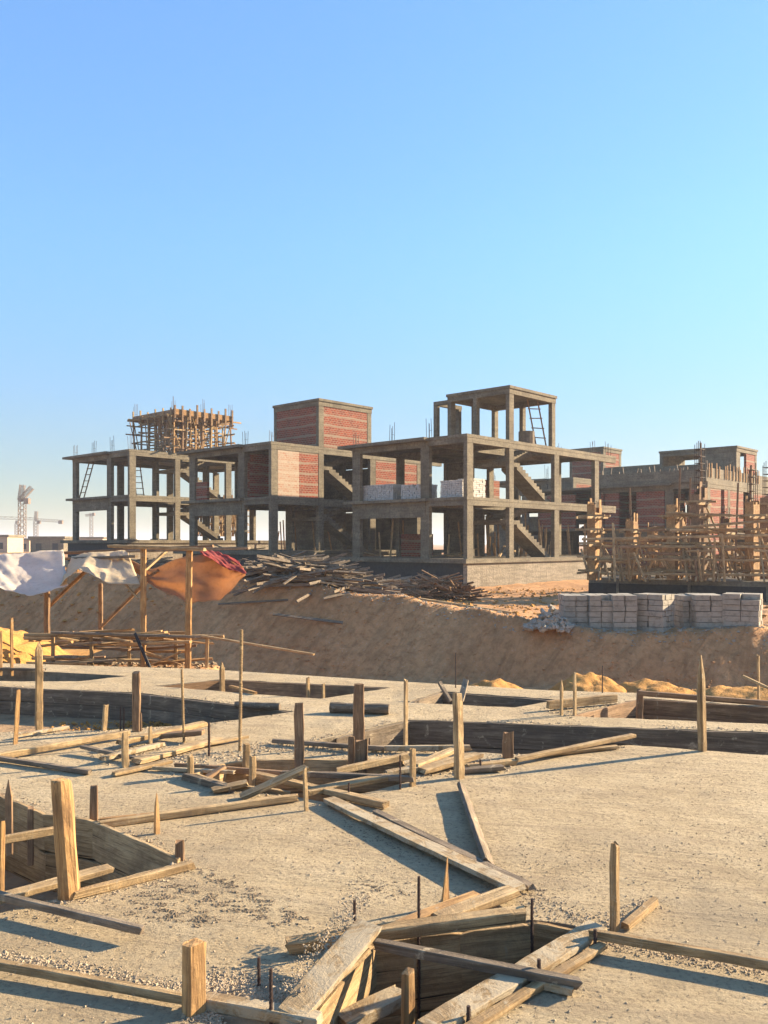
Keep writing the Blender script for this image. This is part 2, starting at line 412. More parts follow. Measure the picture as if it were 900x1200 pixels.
def post(label, px, yt, yb, wp, mat='wood', z=0, lean=0, below=.05, taper=.06, point=0, th=.7, group=None, name='timber_post', bottom=None, jit=.05, rnd=.16, depth=None):
    jit = max(jit, .085)
    b = W(px, yb, z) if depth is None else D(px, yb, depth)
    k = b.y/F; h = (yb-yt)*k; top = b+Vector((lean*k, U(-.01, .01), h))
    dr = (top-b).normalized()
    lo = b-dr*(below if bottom is None else abs(bottom))
    th_ = R((14 if mat == 'brown' else 40)+U(-7, 7))           # how far the wide face is turned towards the sun
    wd = wp*k/(math.cos(th_)+th*math.sin(th_))*1.02
    o = timber(name, lo, top, wd, wd*th, mat, taper=taper, point=point, jit=jit, rnd=rnd, up=(-math.sin(th_), math.cos(th_), 0))
    return tag(o, label, 'post', group)
def plank(label, a, b, wcm, tcm, mat='wood', roll=0, name='plank', group=None, cat='plank', bend=.004, up=None, jit=.04):
    """a, b: (px, py, height of that end over the raft)"""
    p = W(a[0], a[1], a[2]); q = W(b[0], b[1], b[2])
    return tag(timber(name, p, q, wcm/100, tcm/100*.8, mat, roll=roll, bend=bend, up=up, jit=jit, rnd=.1), label, cat, group)

def lining(name, label, poly, edges, d, mat, boards=2, proud=.04, inside=.03):
    """boards lining pit walls: thing > board"""
    c = sum(poly, Vector())/len(poly)
    e = empty(name, (c.x, c.y, -d), 0, label, 'formwork')
    n = len(poly)
    for i in edges:
        a = poly[i]; b = poly[(i+1) % n]; t = (b-a).normalized(); nr = Vector((-t.y, t.x, 0))
        if nr.dot(c-a) < 0: nr = -nr
        H = d+proud; hb = H/boards
        for k in range(boards):
            zc = -d+hb*(k+.5)
            p = a+nr*(inside+U(-.004, .004)); q = b+nr*(inside+U(-.004, .004))
            p = p-t*.01; q = q+t*.01
            lp = Vector((p.x-c.x, p.y-c.y, zc+d+U(-.004, .004))); lq = Vector((q.x-c.x, q.y-c.y, zc+d+U(-.004, .004)))
            timber('board', lp, lq, .025, hb*.97, mat, parent=e, jit=.02, rnd=.1, seg=max(6, int((q-p).length/.15)))
    return e
Z = pits
lining('pit_formwork', 'board-lined walls of the nearest pit, under the crossed planks', Z['front']['w'], [0,1,2,3,7,8], .62, 'wood', 2, .0)
lining('pit_formwork', 'brown board walls of the pit at the left edge with stakes around', Z['left']['w'], [0,1,2,3], .42, 'wood', 2, .03)
lining('pit_formwork', 'board walls of the timber-strewn pit in the middle of the slab', Z['middle']['w'], [0,1,2,6,7], .45, 'wood', 2, .03)
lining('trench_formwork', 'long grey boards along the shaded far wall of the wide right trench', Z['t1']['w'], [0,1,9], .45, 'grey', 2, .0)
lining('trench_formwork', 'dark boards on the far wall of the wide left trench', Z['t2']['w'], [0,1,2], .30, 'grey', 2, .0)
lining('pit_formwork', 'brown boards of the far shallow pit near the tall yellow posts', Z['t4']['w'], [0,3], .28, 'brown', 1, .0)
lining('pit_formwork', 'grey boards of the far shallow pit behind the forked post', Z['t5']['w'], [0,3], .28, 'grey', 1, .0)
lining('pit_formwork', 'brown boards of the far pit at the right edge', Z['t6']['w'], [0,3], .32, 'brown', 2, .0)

# ------------------------------------------------------------------ front pit, its planks and posts
plank('wide mud-caked board leaning over the left side of the nearest pit', (338,1192,.03), (432,1084,.13), 11, 2.5, 'muddy', roll=.12)
plank('long pale board crossing the back of the nearest pit, ending on its right rim', (336,1108,.035), (617,1071,.07), 5, 7, 'wood', roll=.25)
plank('shorter pale board wedged behind the long one at the nearest pit', (512,1078,.03), (603,1043,.05), 8, 4, 'wood')
plank('thin pale lath under the crossed boards behind the nearest pit', (470,1083,.025), (560,1048,.03), 6, 2.5, 'gold')
plank('grey batten spanning the nearest pit from the mud-caked board to the right rim', (440,1106,.06), (680,1153,.04), 4, 4.5, 'grey')
plank('short splintered board end under the mud-caked board', (395,1143,.03), (428,1113,.07), 5, 3, 'wood')
plank('long mud-covered board running from the middle pit to the nearest pit', (386,937,.03), (608,1041,.05), 9, 3, 'muddy')
plank('thin dark lath along the top edge of the long mud-covered board', (440,952,.04), (622,1040,.03), 5, 3.5, 'grey')
plank('grey board standing on edge alone on the open slab', (541,921,.03), (573,1012,.03), 2.5, 9, 'grey', roll=.75)
plank('mud-caked board on the right rim of the nearest pit', (500,1206,.025), (700,1086,.025), 10, 3, 'muddy')
plank('narrow board beside the mud-caked one on the right rim of the nearest pit', (548,1206,.02), (706,1108,.02), 4, 2.5, 'wood')
plank('short board end beyond the square post on the right', (732,1086,.02), (768,1056,.02), 3.5, 4, 'wood')
plank('long straight batten lying right of the nearest pit to the picture edge', (692,1094,.05), (960,1141,.05), 3, 4.5, 'wood')
plank('short grey block of wood beside the right end of the pit batten', (628,1150,.02), (672,1160,.02), 5, 3.5, 'muddy')
plank('rough board lying deep inside the nearest pit', (470,1178,-.3), (572,1118,-.25), 8, 6, 'muddy')
plank('mud-caked board at the bottom corner of the nearest pit', (400,1200,-.12), (470,1165,-.1), 9, 6, 'muddy')
plank('mud-caked rim board at the front of the nearest pit', (240,1172,.02), (372,1196,.02), 6, 5, 'muddy')
plank('short pale board end tucked at the lower left of the nearest pit', (262,1215,-.05), (345,1186,-.08), 6, 4, 'gold')
post('rounded worn stump at the near edge of the pit at picture bottom', 478, 1139, 1200, 22, 'gold', z=-.1, below=.4, taper=.1, rnd=.3)
post('pointed split stake beside the long mud-covered board', 521, 1005, 1062, 12, 'gold', lean=3, point=.75, th=.3, taper=.2)
post('square post standing alone at the right rim of the nearest pit', 720, 990, 1090, 14, 'wood', lean=1, th=.85)
post('thick cracked square post with cement clods at the lower left', 227, 1107, 1186, 31, 'gold', th=.8, taper=0)
# rebars
def rebar(label, px, yt, yb, z=0, r=.007, lean=0, below=.1, mat='steel', name='rebar', cat='rebar'):
    b = W(px, yb, z); h = (yb-yt)*b.y/F
    m = MB(); q = Vector((lean*b.y/F, 0, h)); n = 5
    for k in range(n):
        m.tube(Vector((0, 0, -below)).lerp(q, k/n)+Vector((U(-1, 1)*r*.3, 0, 0)), Vector((0, 0, -below)).lerp(q, (k+1)/n), r, 7)
    for k in range(int((h+below)/.02)): # ribs
        zz = -below+k*.02; t = (zz+below)/(h+below); c = Vector((0, 0, -below)).lerp(q, t)
        m.tube(c, c+Vector((0, 0, .006)), r*1.18, 7)
    return tag(m.build(name, M[mat], loc=b), label, cat)
rebar('dark steel bar rising through the mud-caked board at the nearest pit', 415.5, 1055, 1108, 0, .006, below=.5)
rebar('dark steel bar behind the nearest pit beside the pointed stake', 491, 1027, 1098, 0, .006, below=.45)
rebar('short steel bar left of the mud-caked board', 303.5, 1122, 1156, 0, .006)
rebar('steel bar at the front edge of the nearest pit left of the mud-caked board', 317.5, 1135, 1197, 0, .006)
rebar('steel bar in the far right corner of the nearest pit', 623.5, 1053, 1088, 0, .006, below=.3)
rebar('short steel pin on the right rim board where the batten crosses', 631.5, 1124, 1152, 0, .007)
rebar('short steel pin on the right rim near the square post', 697.5, 1089, 1114, 0, .007)
rebar('short steel pin through the right rim board at picture bottom', 549, 1179, 1204, 0, .007)
# ------------------------------------------------------------------ left pit
post('thick round weathered post leaning at the near corner of the left pit', 82, 915, 1052, 32, 'gold', lean=-11, taper=.1, rnd=.3, th=.9, below=.1, jit=.09)
post('brown stake at the far corner of the left pit by the picture edge', 11, 915, 990, 9, 'brown', z=0, point=.1)
post('stake low against the boards between far corner and thick post', 36, 946, 1003, 9, 'brown', z=-.25)
post('square stake at the bend of the left pit boards', 110, 922, 1012, 11, 'brown', z=-.25)
post('pointed slim stake along the right boards of the left pit', 184, 929, 1015, 9, 'gold', z=-.18, point=.25, taper=.2)
post('short stub at the right corner of the left pit', 211, 986, 1008, 12, 'brown', th=.8)
post('slim yellow stake cut by the left picture edge beside the pit rail', 2, 965, 1040, 7, 'gold', z=0)
plank('pale rail between the edge stake and the thick round post', (-12,987,.14), (66,973,.14), 3, 5, 'wood')
plank('pale board on the near rim of the left pit running to its right corner', (86,1049,.02), (227,1013,.02), 4, 4.5, 'wood')
plank('pale board across the near side of the left pit behind the thick post', (-20,1058,.02), (129,1017,.035), 8, 3, 'wood')
plank('dark narrow board lying in front of the left pit pointing right', (-30,1042,.06), (167,1090,.05), 3, 4, 'grey')
plank('long pale rim board from the left pit to the middle pit', (118,966,.02), (348,934,.03), 4, 5, 'wood')
plank('short pale lath beside the bend of the left pit', (118,961,.03), (200,953,.03), 3, 3, 'gold')
plank('long mud-edged board in the lower left corner ending at the cracked post', (-30,1125,.04), (214,1170,.03), 3.0, 4, 'wood')
# ------------------------------------------------------------------ middle pit
mid = [
 ('left post of the two rounded posts behind the middle pit', 289, 872, 899, 11, 'wood', .3),
 ('right post of the two rounded posts behind the middle pit', 296, 885, 919, 10, 'wood', .3),
]
for l, px, a, b, wd, mt, rd in mid: post(l, px, a, b, wd, mt, rnd=rd)
post('short round-topped stub at the left corner of the middle pit', 223.5, 885, 911, 9, 'wood', rnd=.3)
post('flat brown post standing behind the middle pit, left of the doubled one', 350.5, 825, 896, 12, 'brown', th=.5)
post('tall square brown post of the doubled one behind the middle pit', 420.5, 803, 882, 14, 'brown', th=.7, taper=0)
post('wide brown block clamped to the tall square post', 423.5, 867, 898, 16, 'brown', th=.3, taper=0)
post('narrow block left of the tall square post', 411.5, 863, 897, 8, 'brown', th=.5, taper=0)
post('slim stake at the near corner of the middle pit', 359, 900, 950, 6, 'wood', lean=-2)
post('short square stake on the right end of the middle pit', 483.5, 878, 921, 9, 'wood')
post('tall cracked grey post with mud at its foot right of the middle pit', 538.5, 812, 912, 14, 'wood', lean=-3, jit=.1, below=.1)
post('short flat reddish brown stub right of the cracked grey post', 595, 858, 888, 13, 'brown', th=.4, taper=0)
post('slim pale post at the left end of the wide right trench', 475.5, 797, 868, 6, 'wood')
post('left stake of the thin pair before the far right pit', 658, 797, 838, 5, 'wood', point=.15)
post('right stake of the thin pair before the far right pit', 673.5, 788, 838, 5, 'wood')
post('tall grey pointed post on the near edge of the wide right trench', 823, 768, 880, 12, 'wood', lean=-2, point=.22, below=.1)
post('short post at the left corner of the far right pit', 749.5, 809, 838, 8, 'brown', z=-.1)
post('thin lit stake on the far slab edge at the right picture side', 889, 768, 818, 4, 'wood')
post('short pointed post at the left corner of the far brown pit', 260.5, 776, 808, 7, 'wood', z=-.05, point=.2)
post('left peg against the boards of the far brown pit', 361, 794, 817, 5, 'wood', z=-.03)
post('right peg against the boards of the far brown pit', 379, 801, 816, 4, 'wood', z=-.03)
post('thick grey post on the left in front of the yellow earth', 46, 752, 850, 10, 'wood', point=.08)
post('thin leaning lath left of the thick grey post', 18, 808, 872, 5, 'gold', lean=4, th=.4)
post('square brown post at the near edge of the wide left trench', 159.5, 788, 857, 10, 'brown', th=.8, taper=0)
post('short block beside the foot of the square brown trench post', 163.5, 836, 857, 6, 'brown')
post('short stake standing inside the wide left trench', 122, 826, 856, 7, 'wood', lean=2)
post('square stub between the loose boards, left of centre', 147, 858, 899, 9, 'wood')
post('slim pale stub behind the square stub among loose boards', 176.5, 852, 877, 5, 'wood')
post('slim yellow stake before the far left earth mound', 14, 724, 787, 4, 'gold')
post('slim yellow stake cut by the left picture edge at the earth mound', 1, 740, 787, 4, 'gold')
rebar('thin crooked stick standing right of the left trench', 216, 784, 870, 0, .010, lean=-3, mat='wood', name='thin_stick', cat='stick')
rebar('tall thin stick standing in front of the timber bank', 281, 738, 880, 0, .012, lean=2, mat='wood', name='thin_stick', cat='stick')
rebar('short dark bar standing in the loose boards left of centre', 245, 847, 886, 0, .009)
rebar('short steel bar standing among the middle pit boards', 433, 865, 880, 0, .006)
rebar('steel bar at the right inner side of the middle pit', 469, 885, 925, 0, .006)
rebar('steel bar at the near side of the middle pit', 409, 917, 938, 0, .006)
rebar('left steel bar of the pair beside the square brown trench post', 141, 828, 858, 0, .006)
rebar('right steel bar of the pair beside the square brown trench post', 145, 829, 858, 0, .006)
rebar('tiny steel bar on the near edge of the right trench boards', 563, 890, 903, 0, .008)
rebar('thin steel bar sticking up before the bank right of centre', 534, 765, 806, 0, .006)
rebar('thin steel bar sticking up at the far slab edge right side', 706, 780, 812, 0, .006)
pl = [
 ('broad pale board leaning across the middle pit', (283,934,.02),(360,899,.16),10,3,'wood'),
 ('long pale board across the near side of the middle pit', (300,908,.04),(452,943,.03),6,5,'wood'),
 ('pale board bridging the dark right end of the middle pit', (360,928,.04),(456,910,.05),9,4,'wood'),
 ('round grey pole across the middle pit to the short square stake', (330,906,.05),(484,913,.05),4,4.5,'grey'),
 ('pale board rising right toward the cracked grey post', (395,904,.04),(478,886,.06),4,6,'wood'),
 ('left rim board of the middle pit', (216,910,.02),(272,926,.02),4,6,'grey'),
 ('short pale board at the left inside of the middle pit', (250,926,.02),(290,917,.05),9,3,'wood'),
 ('short brown brace inside the left end of the middle pit', (238,914,.0),(262,899,.05),4,3,'brown'),
 ('brown back rim board of the middle pit', (205,897,.03),(345,908,.02),3,5,'brown'),
 ('long thin grey board on the slab behind the middle pit', (320,868,.03),(450,877,.04),4,4,'grey'),
 ('long grey board continuing toward the right trench', (428,877,.03),(552,876,.05),4,5,'muddy'),
 ('pale splintered board left of the cracked grey post', (493,903,.03),(560,884,.06),12,4,'wood'),
 ('grey board poking out under the cracked grey post', (545,903,.02),(590,899,.03),7,4,'grey'),
 ('pale board behind the cracked grey post', (487,897,.05),(532,879,.06),7,4,'wood'),
 ('mud-caked board among the pile by the cracked grey post', (452,906,.03),(530,894,.03),6,4,'muddy'),
 ('pale board from the brown stub pointing left', (548,899,.03),(604,893,.02),5,5,'wood'),
 ('long pale board on the near edge of the wide right trench', (606,890,.04),(742,862,.06),5,4,'wood'),
 ('second pale board below it on the near trench edge', (622,886,.02),(723,875,.02),5,3,'wood'),
 ('long pale board running up right through the loose boards at left', (-40,893,.03),(150,859,.05),5,6,'wood'),
 ('pale board joining the loose boards toward centre', (140,870,.06),(240,848,.05),8,5,'wood'),
 ('brown board end among the loose boards left of centre', (190,862,.04),(238,858,.08),8,5,'brown'),
 ('long thin board slanting down across the left slab', (-30,884,.03),(106,905,.02),4,4,'grey'),
 ('thin grey board below the left trench post', (96,875,.05),(166,890,.03),4,3,'grey'),
 ('broad pale board flat among the loose boards', (160,892,.03),(256,866,.03),10,4,'wood'),
 ('splintered board pointing down left from the loose boards', (133,907,.02),(200,892,.03),6,3,'wood'),
 ('grey board crossing behind the square stub', (120,889,.04),(190,872,.02),5,4,'muddy'),
 ('short pale board at the right of the loose boards', (228,874,.03),(290,863,.03),5,3,'wood'),
 ('thin lath lying toward the left post pair', (180,900,.02),(275,905,.03),3,3,'muddy'),
 ('short lath left of the tall thin stick on the far slab', (270,804,.03),(300,812,.02),4,3,'gold'),
 ('pale beam standing along the near edge of the far right pit', (642,826,.06),(722,818,.06),5,10,'wood'),
 ('brown top rail over the far right pit', (748,812,.14),(1010,833,.10),5,6,'brown'),
 ('thin lath leaning at the right picture edge', (870,792,.25),(930,820,.05),4,3,'wood'),
 ('grey board lying before the far left pit', (-20,783,.04),(52,785,.03),5,4,'grey'),
 ('thin board on the slab beside the left picture edge trench', (20,862,.03),(80,852,.02),4,3,'muddy'),
]
for l, a, b, wd, t, mt in pl: plank(l, a, b, wd, t, mt)
# forked top behind the cracked post
plank('left prong of the forked sticks behind the cracked grey post', (528,822,.0), (515,800,.16), 4, 4, 'grey')
plank('right prong of the forked sticks behind the cracked grey post', (540,822,.0), (546,797,.17), 6, 4, 'grey')
def log(label, a, b, r):
    p = W(a[0], a[1], r); q = W(b[0], b[1], r)
    m = MB(); n = 8
    for k in range(n): m.tube((q-p)*k/n, (q-p)*(k+1)/n, r*(1+.06*math.sin(k*2.1)), 12, r*(1+.06*math.sin(k*2.1+2.1)))
    return tag(m.build('round_log', M['grey'], loc=p, smooth=False), label, 'log')
log('thick round log lying behind the tall square brown post', (387,829), (456,831), .05)
log('thin round log lying on the far slab right of the thin stick', (276,826), (328,828), .035)

# ------------------------------------------------------------------ crumbs, clods and gravel
def crumbs(name, label, pts, rr, mat, cat='rubble', flat=.7):
    m = MB()
    for p in pts:
        r = U(*rr); r = r*(.6 if random.random() < .6 else 1.0); m.lump((p[0], p[1], p[2]+r*flat*.35), r, flat)
    return tag(m.build(name, M[mat]), label, cat, kind='stuff')
def inside(p, poly):
    c = False; n = len(poly)
    for i in range(n):
        a = poly[i]; b = poly[i-1]
        if (a.y > p.y) != (b.y > p.y) and p.x < (b.x-a.x)*(p.y-a.y)/(b.y-a.y)+a.x: c = not c
    return c
def onslab(p): return not any(inside(p, q['w']) for q in pits.values())
pts = []
while len(pts) < 9000:
    px = U(-60, 960); py = HY+1/ U(1/575, 1/170)
    p = W(px, py)
    if noise.noise(p*1.3) > U(-.5, .35) and onslab(p): pts.append(p)
crumbs('gravel', 'fine pale grit scattered over the concrete slab', pts, (.0025, .007), 'crumb', 'gravel')
def streak(a, b, n, spread):
    out = []
    p = W(*a); q = W(*b)
    while len(out) < n:
        c = p.lerp(q, U(0, 1)); c = c+Vector((random.gauss(0, spread), random.gauss(0, spread*.8), 0))
        if noise.noise(Vector((c.x*16, c.y*30, 1))) > .05 and onslab(c): out.append(c)
    return out
pts = streak((165,1064),(245,1078),700,.05)+streak((190,1035),(330,1082),900,.035)+streak((240,1022),(370,1085),700,.03)+streak((150,1055),(200,1050),300,.05)
pts += streak((415,1035),(470,1050),160,.05)+streak((400,965),(500,1010),160,.05)+streak((20,1078),(90,1072),80,.05)
crumbs('dried_clods', 'dried clods coloured as shaded relief, trodden over the slab right of the left pit', pts, (.0035, .009), 'clod', flat=.5)
def along(a, b, n, off, sp, z=0.0):
    out = []; p = W(a[0], a[1]); q = W(b[0], b[1]); t = (q-p).normalized(); nr = Vector((-t.y, t.x, 0))
    for _ in range(n):
        c = p.lerp(q, U(0, 1))+nr*(off+random.gauss(0, sp)); c.z = z
        if z > 0 or onslab(c): out.append(c)
    return out
pts = along((0,1118),(214,1158),1000,.0,.025)+along((216,1180),(330,1165),1500,0,.05)+along((230,1150),(370,1180),2600,0,.06)
pts += along((214,1190),(250,1186),260,0,.03)+along((700,1105),(900,1143),420,-.0,.03)+along((500,1190),(700,1085),500,.09,.04)
pts += along((620,1050),(690,1080),300,0,.05)+along((76,1055),(86,1056),120,0,.02)+along((700,1088),(770,1052),350,0,.03)+along((400,950),(600,1040),600,.06,.03)
pts += along((90,1052),(225,1018),200,-.04,.03)+along((560,1048),(640,1042),260,0,.04)
crumbs('cement_crumbs', 'pale cement crumbs heaped along the boards and posts in front', pts, (.003, .0085), 'crumb')
pts = along((338,1185),(425,1088),1100,0,.03,.10)
for i, p in enumerate(pts):
    t = (p.y-2.9)/.75; p.z = .058+.10*max(0, min(1, t))
crumbs('cement_crumbs', 'cement lumps stuck on the wide leaning board', pts, (.003, .008), 'crumb')
pts = along((120,880),(290,890),900,0,.14)+along((290,875),(460,880),700,0,.1)+along((450,905),(600,895),700,0,.1)+along((640,835),(740,825),300,0,.12)
pts += along((200,905),(340,925),300,0,.1)
crumbs('cement_crumbs', 'cement lumps among the loose boards in the middle distance', pts, (.005, .015), 'crumb')
pts = []
for nm_ in ('front', 'left', 'middle', 't1', 't2'):
    pw = Z[nm_]['w']
    for a, b in zip(pw, pw[1:]+pw[:1]):
        t = (b-a).normalized(); nr = Vector((-t.y, t.x, 0)); c_ = sum(pw, Vector())/len(pw)
        if nr.dot(a-c_) < 0: nr = -nr
        for _ in range(int((b-a).length*130)):
            q_ = a.lerp(b, U(0, 1))+nr*(abs(random.gauss(0, .05))+.01)
            if noise.noise(q_*3) > -.15 and onslab(q_): pts.append(q_)
crumbs('cement_crumbs', 'broken cement spilled round the rims of the pits', pts, (.004, .013), 'crumb')
pts = [W(U(60, 200), U(846, 856), -.28) for _ in range(300)]
pz = [Vector((U(-5.5, -1.9), U(14.3, 16.6), -.58)) for _ in range(900)]
for q_ in pz: q_.z = terr(q_.x, q_.y)
crumbs('rubble_strip', 'reddish rubble strewn behind the far slab edge', pz, (.02, .06), 'clod')
crumbs('trench_gravel', 'orange gravel on the floor of the left trench', [p for p in pts if inside(p, Z['t2']['w'])], (.01, .03), 'sand', 'gravel')

def mound(name, label, cx, cy, rx, ry, h, z, mat, seed=0, n=44):
    m = MB(); vs = []
    for j in range(n+1):
        for i in range(n+1):
            a = i/n*2-1; b = j/n*2-1; r = math.hypot(a, b)
            k = max(0, 1-r*r); k = k*k*(1.6-.6*k)
            zz = h*k*(1+.22*noise.noise(Vector((a*3+seed, b*3, 0))))+.12*h*noise.noise(Vector((a*9+seed, b*9, 2)))*min(1, k*4)+.06*h*noise.noise(Vector((a*22+seed, b*22, 5)))*min(1, k*4)-.12*(1-min(1, k*8))
            vs.append((a*rx, b*ry, zz))
    fs = [(j*(n+1)+i, j*(n+1)+i+1, (j+1)*(n+1)+i+1, (j+1)*(n+1)+i) for j in range(n) for i in range(n)]
    m.add(vs, fs)
    return tag(m.build(name, M[mat], loc=(cx, cy, z), smooth=True), label, 'sand heap')
p = D(-5, 784, 15.9); mound('sand_heap', 'yellow earth heap at the left picture edge behind the slab', p.x-.3, p.y, 1.35, 3.0, .62, -.62, 'sand', 3)
for i, (px, yt, d, rx, l) in enumerate([(572, 793, 17.4, 1.5, 'small low orange sand heap at the bank foot behind the forked sticks'), (690, 785, 17.2, 1.5, 'highest orange sand heap at the bank foot behind the thin stake pair'),
        (765, 793, 17.2, 1.9, 'orange sand heap at the bank foot right of the highest one'), (870, 798, 17.0, 2.2, 'long orange sand heap running to the right picture edge')]):
    p = D(px, yt, d); mound('sand_heap', l, p.x, p.y, rx, 1.5, (p.z+1.8)*.80, -1.8, 'sand', 5+i)

# ------------------------------------------------------------------ shade shelter, racks and tarps on the left
zs = -.6
def tall_pole(label, px, yt, yb, d, r=.05, mat='gold', lean=0):
    b = D(px, yb, d); t = D(px+lean, yt, d); b.z -= .1
    return tag(timber('shelter_post', b, t, r*2, r*1.7, mat, jit=.05, rnd=.25), label, 'post')
tall_pole('left tall yellow pole holding the shelter roof', 168, 641, 782, 14.6, .05)
tall_pole('right tall yellow pole before the orange tarp', 220, 641, 785, 14.4, .055, lean=2)
tall_pole('dark rear pole under the cream tarp', 118, 684, 745, 16.2, .04, 'brown')
tall_pole('short rear pole under the white tarp', 55, 690, 742, 15.6, .05, 'brown')
def beam3(label, a, b, w, t, mat, name='shelter_beam', cat='beam'):
    return tag(timber(name, D(*a), D(*b), w, t, mat, jit=.05), label, cat)
beam3('long pale roof board over the shelter pointing left', (128,640,14.7), (240,644,14.3), .12, .06, 'wood')
beam3('grey roof board over the right tall pole', (150,646,15.2), (292,642,14.6), .10, .05, 'grey')
beam3('brown roof board at the back of the shelter', (75,648,16.4), (250,640,15.9), .12, .06, 'brown')
beam3('diagonal brace from the left tall pole up to the roof', (170,668,14.6), (198,643,15.3), .06, .04, 'wood')
beam3('long slanting pole under the cream tarp down to the rack', (56,712,15.9), (102,668,15.5), .07, .05, 'brown')
beam3('second slanting pole behind the left tall pole', (118,735,15.8), (186,668,15.3), .06, .05, 'brown')
beam3('thin pole end poking out below the cream tarp', (145,682,14.7), (162,702,14.5), .03, .03, 'wood')
beam3('dark board across the shelter roof above the cream tarp', (70,655,16.0), (160,652,15.4), .1, .05, 'grey')
def cloth(name, label, top, bot, mat, n=34, m=26, sag=.25, wr=.06, seed=0, parent=None):
    def on(poly, t):
        t *= len(poly)-1; i = min(int(t), len(poly)-2); return poly[i].lerp(poly[i+1], t-i)
    vs = []
    for j in range(m+1):
        v = j/m
        for i in range(n+1):
            u = i/n; p = on(top, u).lerp(on(bot, u), v)
            p = p+Vector((0, wr*noise.noise(Vector((u*5+seed, v*3, 0)))*2, -sag*math.sin(math.pi*v)*(.4+.6*math.sin(math.pi*u))+wr*noise.noise(Vector((u*9-v*4+seed, v*3+u*2, 5)))+wr*.35*noise.noise(Vector((u*22+v*9, v*7+seed, 1)))))
            vs.append(p)
    b = MB(); b.add(vs, [(j*(n+1)+i, j*(n+1)+i+1, (j+1)*(n+1)+i+1, (j+1)*(n+1)+i) for j in range(m) for i in range(n)])
    o = b.build(name, M[mat], parent, smooth=True)
    s = o.modifiers.new('thick', 'SOLIDIFY'); s.thickness = .004
    return tag(o, label, 'tarp') if label else o
cloth('tarpaulin', 'white tarp sagging at the left picture edge', [D(-50,646,16.4), D(0,650,16.0), D(30,648,16.2), D(74,644,16.0)], [D(-50,676,14.6), D(2,690,14.4), D(34,699,14.3), D(80,686,14.8)], 'tarp_w', sag=.08, wr=.03, seed=2)
cloth('tarpaulin', 'cream tarp draped over a frame between white and orange tarps', [D(84,652,15.9), D(108,647,16.0), D(134,646,16.0), D(150,645,15.9)], [D(68,688,14.8), D(92,666,14.7), D(126,683,14.5), D(164,685,14.4)], 'tarp_c', sag=.03, wr=.028, seed=5)
cloth('tarpaulin', 'orange brown tarp hanging behind the two tall yellow poles', [D(149,655,15.6), D(176,668,15.4), D(222,650,15.3), D(262,652,15.2), D(284,664,14.8)], [D(152,664,15.5), D(184,692,15.0), D(222,706,14.8), D(258,704,14.7), D(288,674,14.7)], 'tarp_o', sag=.02, wr=.045, seed=9)
cloth('tarpaulin', 'faded red tarp folded over the top corner of the orange one', [D(232,644,15.5), D(248,645,15.5), D(264,650,15.3), D(280,658,15.1)], [D(238,650,14.9), D(252,658,14.8), D(268,668,14.7), D(289,672,14.6)], 'tarp_r', sag=.0, wr=.03, seed=12)
# rack of boards
rk = empty('board_rack', D(130, 780, 14.8), 0, 'low timber rack piled with boards under the shelter', 'rack')
o0 = rk.location
for px, py in ((62,748),(108,750),(152,748),(206,748),(242,750)):
    timber('leg', D(px, 782, 14.8)-o0, D(px+U(-2, 2), py-4, 14.8)-o0, .06, .05, 'wood', parent=rk)
for ya, yb_, d in ((744,746,14.6), (748,747,15.4)):
    timber('rail', D(28, ya, d)-o0, D(262, yb_, d)-o0, .07, .06, 'wood', parent=rk)
for k in range(46):
    xa = U(30, 195); ln = U(22, 90); yy = random.choice([742, 746, 751, 756, 762, 768, 773, 778])+U(-2, 2); d = U(14.3, 15.6)
    o = timber('loose_board', D(xa, yy, d), D(min(xa+ln, 250), yy+U(-6, 6), d+U(-.5, .5)), U(.05, .16), U(.025, .05), random.choice(['wood', 'gold', 'brown', 'grey', 'gold', 'wood']), bend=.01)
    tag(o, 'loose board among many piled on and under the low rack', 'plank', 'boards piled on the rack under the shelter')
beam3('long thin board sticking out right from the rack toward the bank', (236,745,14.2), (368,767,13.2), .05, .03, 'wood', 'plank', 'plank')
beam3('dark plank laid along the top of the rack', (60,741,14.4), (250,747,14.2), .07, .04, 'grey', 'plank', 'plank')
beam3('crossed short board leaning left on the rack side', (176,779,14.2), (212,764,14.3), .07, .03, 'gold', 'plank', 'plank')
beam3('crossed short board leaning right on the rack side', (170,764,14.2), (212,779,14.3), .07, .03, 'gold', 'plank', 'plank')
beam3('dark pipe leaning against the left tall pole', (158,742,14.1), (176,783,14.0), .05, .05, 'bitumen', 'pipe', 'pipe')

